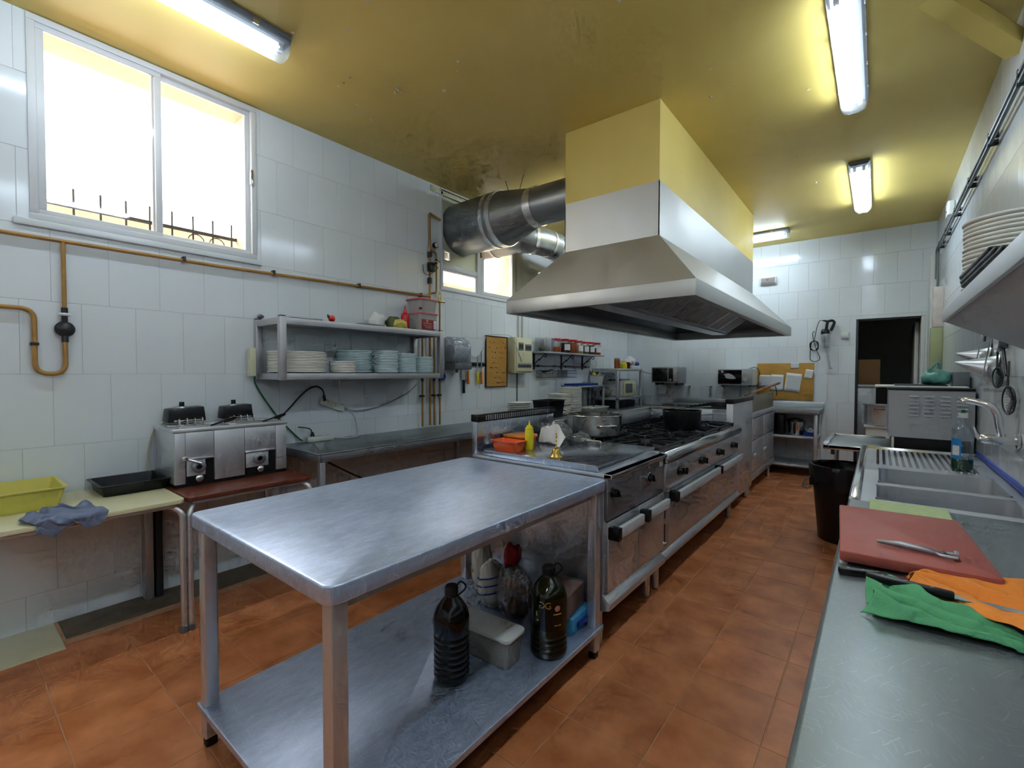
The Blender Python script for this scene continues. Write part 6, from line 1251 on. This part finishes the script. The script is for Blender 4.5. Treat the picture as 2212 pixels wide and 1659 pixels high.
# ---- things on the counter
ZR = RZ+.0005
t = thing('cutting_board', (.075, 1.93, ZR), 'thick terracotta-red cutting board lying across the counter', 'cutting board', world=False, rz=.055)
MB().rbox(-.170, .168, -.285, .290, .012, .042, .008).build('board', 'board_red', t, bev=.004)
for x in (-.16, .158): 
    for y in (-.265, .27): MB().cyl((x, y, 0), (x, y, .012), .010, n=10).build('foot', 'white_plastic', t)
t = thing('peeler', (.09, 1.76, ZR+.043), 'metal peeler with grey handle lying on the red board', 'peeler', world=False, rz=-.10)
MB().tube([(-.085, 0, .008), (-.03, 0, .011), (.03, 0, .010), (.05, 0, .008)], [.004, .009, .009, .006], 10).build('handle', 'silver_paint', t, smooth=True)
for s_ in (-1, 1): MB().tube(smoothpath([(.045, 0, .008), (.062, s_*.016, .008), (.085, s_*.018, .009), (.092, s_*.017, .010)], 4), .0045, 8).build('yoke', 'silver_paint', t, smooth=True)
MB().cyl((.088, -.018, .013), (.088, .018, .013), .0075, n=12).build('blade', 'steel_polished', t, smooth=True)
def knife(label, x, y, z, rz, Lh, Lb, w_, curve=0):
    t = thing('chef_knife', (x, y, z), label, 'knife', world=False, rz=rz)
    MB().prism([(0, -.010), (Lh*.25, -.013), (Lh*.7, -.010), (Lh, -.013), (Lh, .013), (Lh*.5, .012), (Lh*.1, .014), (0, .008)], 'z', 0, .018).build('handle', 'black_plastic', t, bev=.005)
    MB().prism([(Lh, -w_), (Lh+Lb*.75, -w_*.8), (Lh+Lb, w_*.5), (Lh+Lb*.9, w_*.6), (Lh, w_*.6)], 'z', .008, .0105).build('blade', 'steel_polished', t)
    for k in range(3): MB().cyl((Lh*(.2+.28*k), 0, .0175), (Lh*(.2+.28*k), 0, .0188), .004, n=8).build('rivet', 'steel_polished', t)
knife('long kitchen knife with black riveted handle lying along the red board', -.078, 1.565, ZR, .30, .118, .285, .020)
# green and orange microfibre cloths with a black-handled knife between them
def cl2(u, v):
    a = Vector((-.004, 1.418, 0)).lerp(Vector((.255, 1.368, 0)), u)
    f = v-.5; w_ = .135*(1-u)**.7 + .05
    p = Vector((u*5, v*3.5, 3.3)); n1 = noise.noise(p); n2 = noise.noise(p*2.3 + Vector((4, 1, 0)))
    fold = .5-.5*math.cos(2*PI*(2.6*v + .35*math.sin(3*u)))
    return (a.x + .04*f*(1-u) + .018*math.sin(8*v)*(1-u) + .012*n2, a.y + f*w_ + .012*n1, ZR + .003 + (.036*(1-u)**.8*min(1, 6*v+.2) + .010)*fold + .018*max(0, n1)*(1-.5*u) + .006*max(0, n2))
cloth('green_cloth', 'cloth_green', cl2, 'folded green microfibre cloth on the counter', 40, 34)
def cl3(u, v):
    a = Vector((.095, 1.585, 0)).lerp(Vector((.40, 1.465, 0)), u); f = v-.5; w_ = .03+.36*min(1, u*1.5)**.8
    p = Vector((u*4.5, v*4, 8.1)); n1 = noise.noise(p); n2 = noise.noise(p*2.2 + Vector((2, 7, 0)))
    valley = math.exp(-((v-.50)/.09)**2)
    fold = abs(math.sin(PI*(2.1*v + .5*u)))
    return (a.x-.05*abs(f)*(1-u) + .014*n2, a.y + f*w_ + .014*n1, ZR + .003 + (.008 + .030*fold)*(1-.85*valley) + .022*max(0, n1) + .007*max(0, n2))
cloth('orange_cloth', 'cloth_orange', cl3, 'crumpled orange microfibre cloth beside the green one', 40, 34)
knife('black-handled knife lying on the green cloth, pointing to the orange cloth', -.016, 1.487, ZR+.030, -.10, .165, .13, .016)
cloth('pale_cloth', 'cloth_pale', lambda u, v: (-.02+.25*u, 2.36+.19*v-.03*u*(1-v), ZR+.004+.005*abs(noise.noise(Vector((u*6, v*5, .4))))+.004*math.sin(u*20)*.5), 'pale green cloth spread flat behind the red board', 20, 14)
# ---- tilted draining shelf on the right wall
t = thing('plate_rack', (.37, 1.3, 1.39), 'tilted stainless draining shelf on the right wall, seen from below', 'shelf')
HE = 2.515
MB().prism([(.205, 1.562), (XR-.002, 1.385), (XR-.002, 1.395), (.205, 1.574)], 'y', -.6, HE).build('deck', 'steel_dull', t, bev=.002)
MB().box(.196, .208, -.6, HE, 1.562, 1.612).build('front_lip', 'steel', t, bev=.003)
MB().prism([(.208, 1.574), (XR-.002, 1.396), (XR-.002, 1.45), (.208, 1.606)], 'y', HE-.008, HE).build('end_plate', 'steel', t)
MB().box(.215, XR-.002, 2.16, HE-.01, 1.576, 1.584).build('inner_tray', 'steel', t); MB().box(.40, .41, 2.16, HE-.01, 1.46, 1.576).build('tray_support', 'steel', t)
MB().tube([(.50, 1.75, 1.425), (.50, 1.75, 1.37), (.47, 1.75, 1.36)], .02, 10).build('drain_spout', 'grey_plastic', t, smooth=True)
PR = plate_mesh('dinner_plate', 'plate_white', .135)
for k in range(20):
    o = PR if k == 0 else PR.copy()
    if k: C.objects.link(o)
    o.location = (.365+rnd.uniform(-.003, .003), 2.33+rnd.uniform(-.003, .003), 1.5845+.0152*k); tag(o, 'white plate in the stack on the draining shelf at the right, ' + from_top(k, 20), 'plate', 'plates on the right draining shelf')
t = thing('black_tray', (.27, 1.86, 1.60), 'folded black plastic bags draped over the lip of the draining shelf', 'bag')
for k in range(3):
    m = MB(); i0 = m.n(); m.rbox(-.055+.01*k, .06-.008*k, -.40+.06*k, .36-.03*k, .0, .012, .02, taper=.004); m.apply(i0, Matrix.Translation((.262-.012*k, 1.88, 1.628+.016*k)) @ Matrix.Rotation(.35-.1*k, 4, 'Y') @ Matrix.Rotation(.03, 4, 'X')); m.build('bag', 'bag_black', t, bev=.004)
# ---- utensils hanging on the right wall
def cone_strainer(y, zc, L_, r, label):
    t = thing('cone_strainer', (XR-.1, y, zc-r), label, 'strainer')
    m = MB(); i0 = m.n(); m.lathe([(.004, 0), (r*.35, L_*.36), (r*.72, L_*.74), (r, L_), (r+.006, L_+.004), (r-.004, L_), (.003, .012)], (0, 0, 0), 28); m.apply(i0, Matrix.Translation((XR-.02-L_, y, zc-.01)) @ Matrix.Rotation(PI/2+.25, 4, 'Y')); m.build('cone', 'steel', t, smooth=True)
    MB().tube([(XR-.075, y-r-.004, zc-.09), (XR-.05, y-r-.004, zc+.10)], .012, 8, flat=.3).build('strap', 'steel_polished', t, smooth=True)
    MB().tube(smoothpath([(XR-.03, y, zc+r*.9), (XR-.02, y+.02, zc+r+.06), (XR-.01, y+.02, zc+r+.10)], 4), .006, 6).build('handle', 'black_iron', t, smooth=True)
cone_strainer(3.80, 1.435, .165, .082, 'conical steel strainer pointing left on the right wall, lower one'); cone_strainer(4.05, 1.495, .135, .07, 'second conical strainer partly behind the lower one')
def skimmer(y, zc, r, label, zh):
    t = thing('wire_skimmer', (XR-.03, y, zc-r), label, 'skimmer'); x = XR-.03
    MB().tube([(x+.01*math.cos(a)*0-.012*math.cos(a), y+r*math.cos(a), zc+r*math.sin(a)) for a in [2*PI*i/28 for i in range(28)]], .0035, 6, closed=True).build('rim', 'dark_grey', t, smooth=True)
    m = MB()
    for k in range(-4, 5):
        c = k*r/5; h = math.sqrt(r*r-c*c); m.tube([(x, y+c, zc-h), (x+.018, y+c, zc), (x, y+c, zc+h)], .0011, 4); m.tube([(x, y-h, zc+c), (x+.018, y, zc+c), (x, y+h, zc+c)], .0011, 4)
    m.build('wire_net', 'dark_grey', t); MB().tube([(x, y+r*.5, zc+r*.85), (x+.005, y+.05, zh)], .005, 6).build('handle', 'dark_grey', t, smooth=True)
skimmer(3.33, 1.225, .070, 'round wire skimmer hanging low on the right wall above the tap', 1.42); skimmer(3.62, 1.335, .055, 'smaller wire skimmer hanging below the strainers', 1.48)
t = thing('hanging_pan', (XR-.03, 3.62, 1.49), 'round dark pan hanging on the right wall under the shelf end', 'pan')
m = MB(); i0 = m.n(); m.lathe([(.003, 0), (.07, 0), (.085, .035), (.081, .035), (.066, .005), (.003, .004)], (0, 0, 0), 28); m.apply(i0, Matrix.Translation((XR-.006, 3.62, 1.555)) @ Matrix.Rotation(-PI/2, 4, 'Y')); m.build('pan_body', 'steel_dark', t, smooth=True); MB().tube([(XR-.02, 3.56, 1.49), (XR-.02, 3.46, 1.35)], .007, 8).build('pan_handle', 'black_plastic', t, smooth=True)
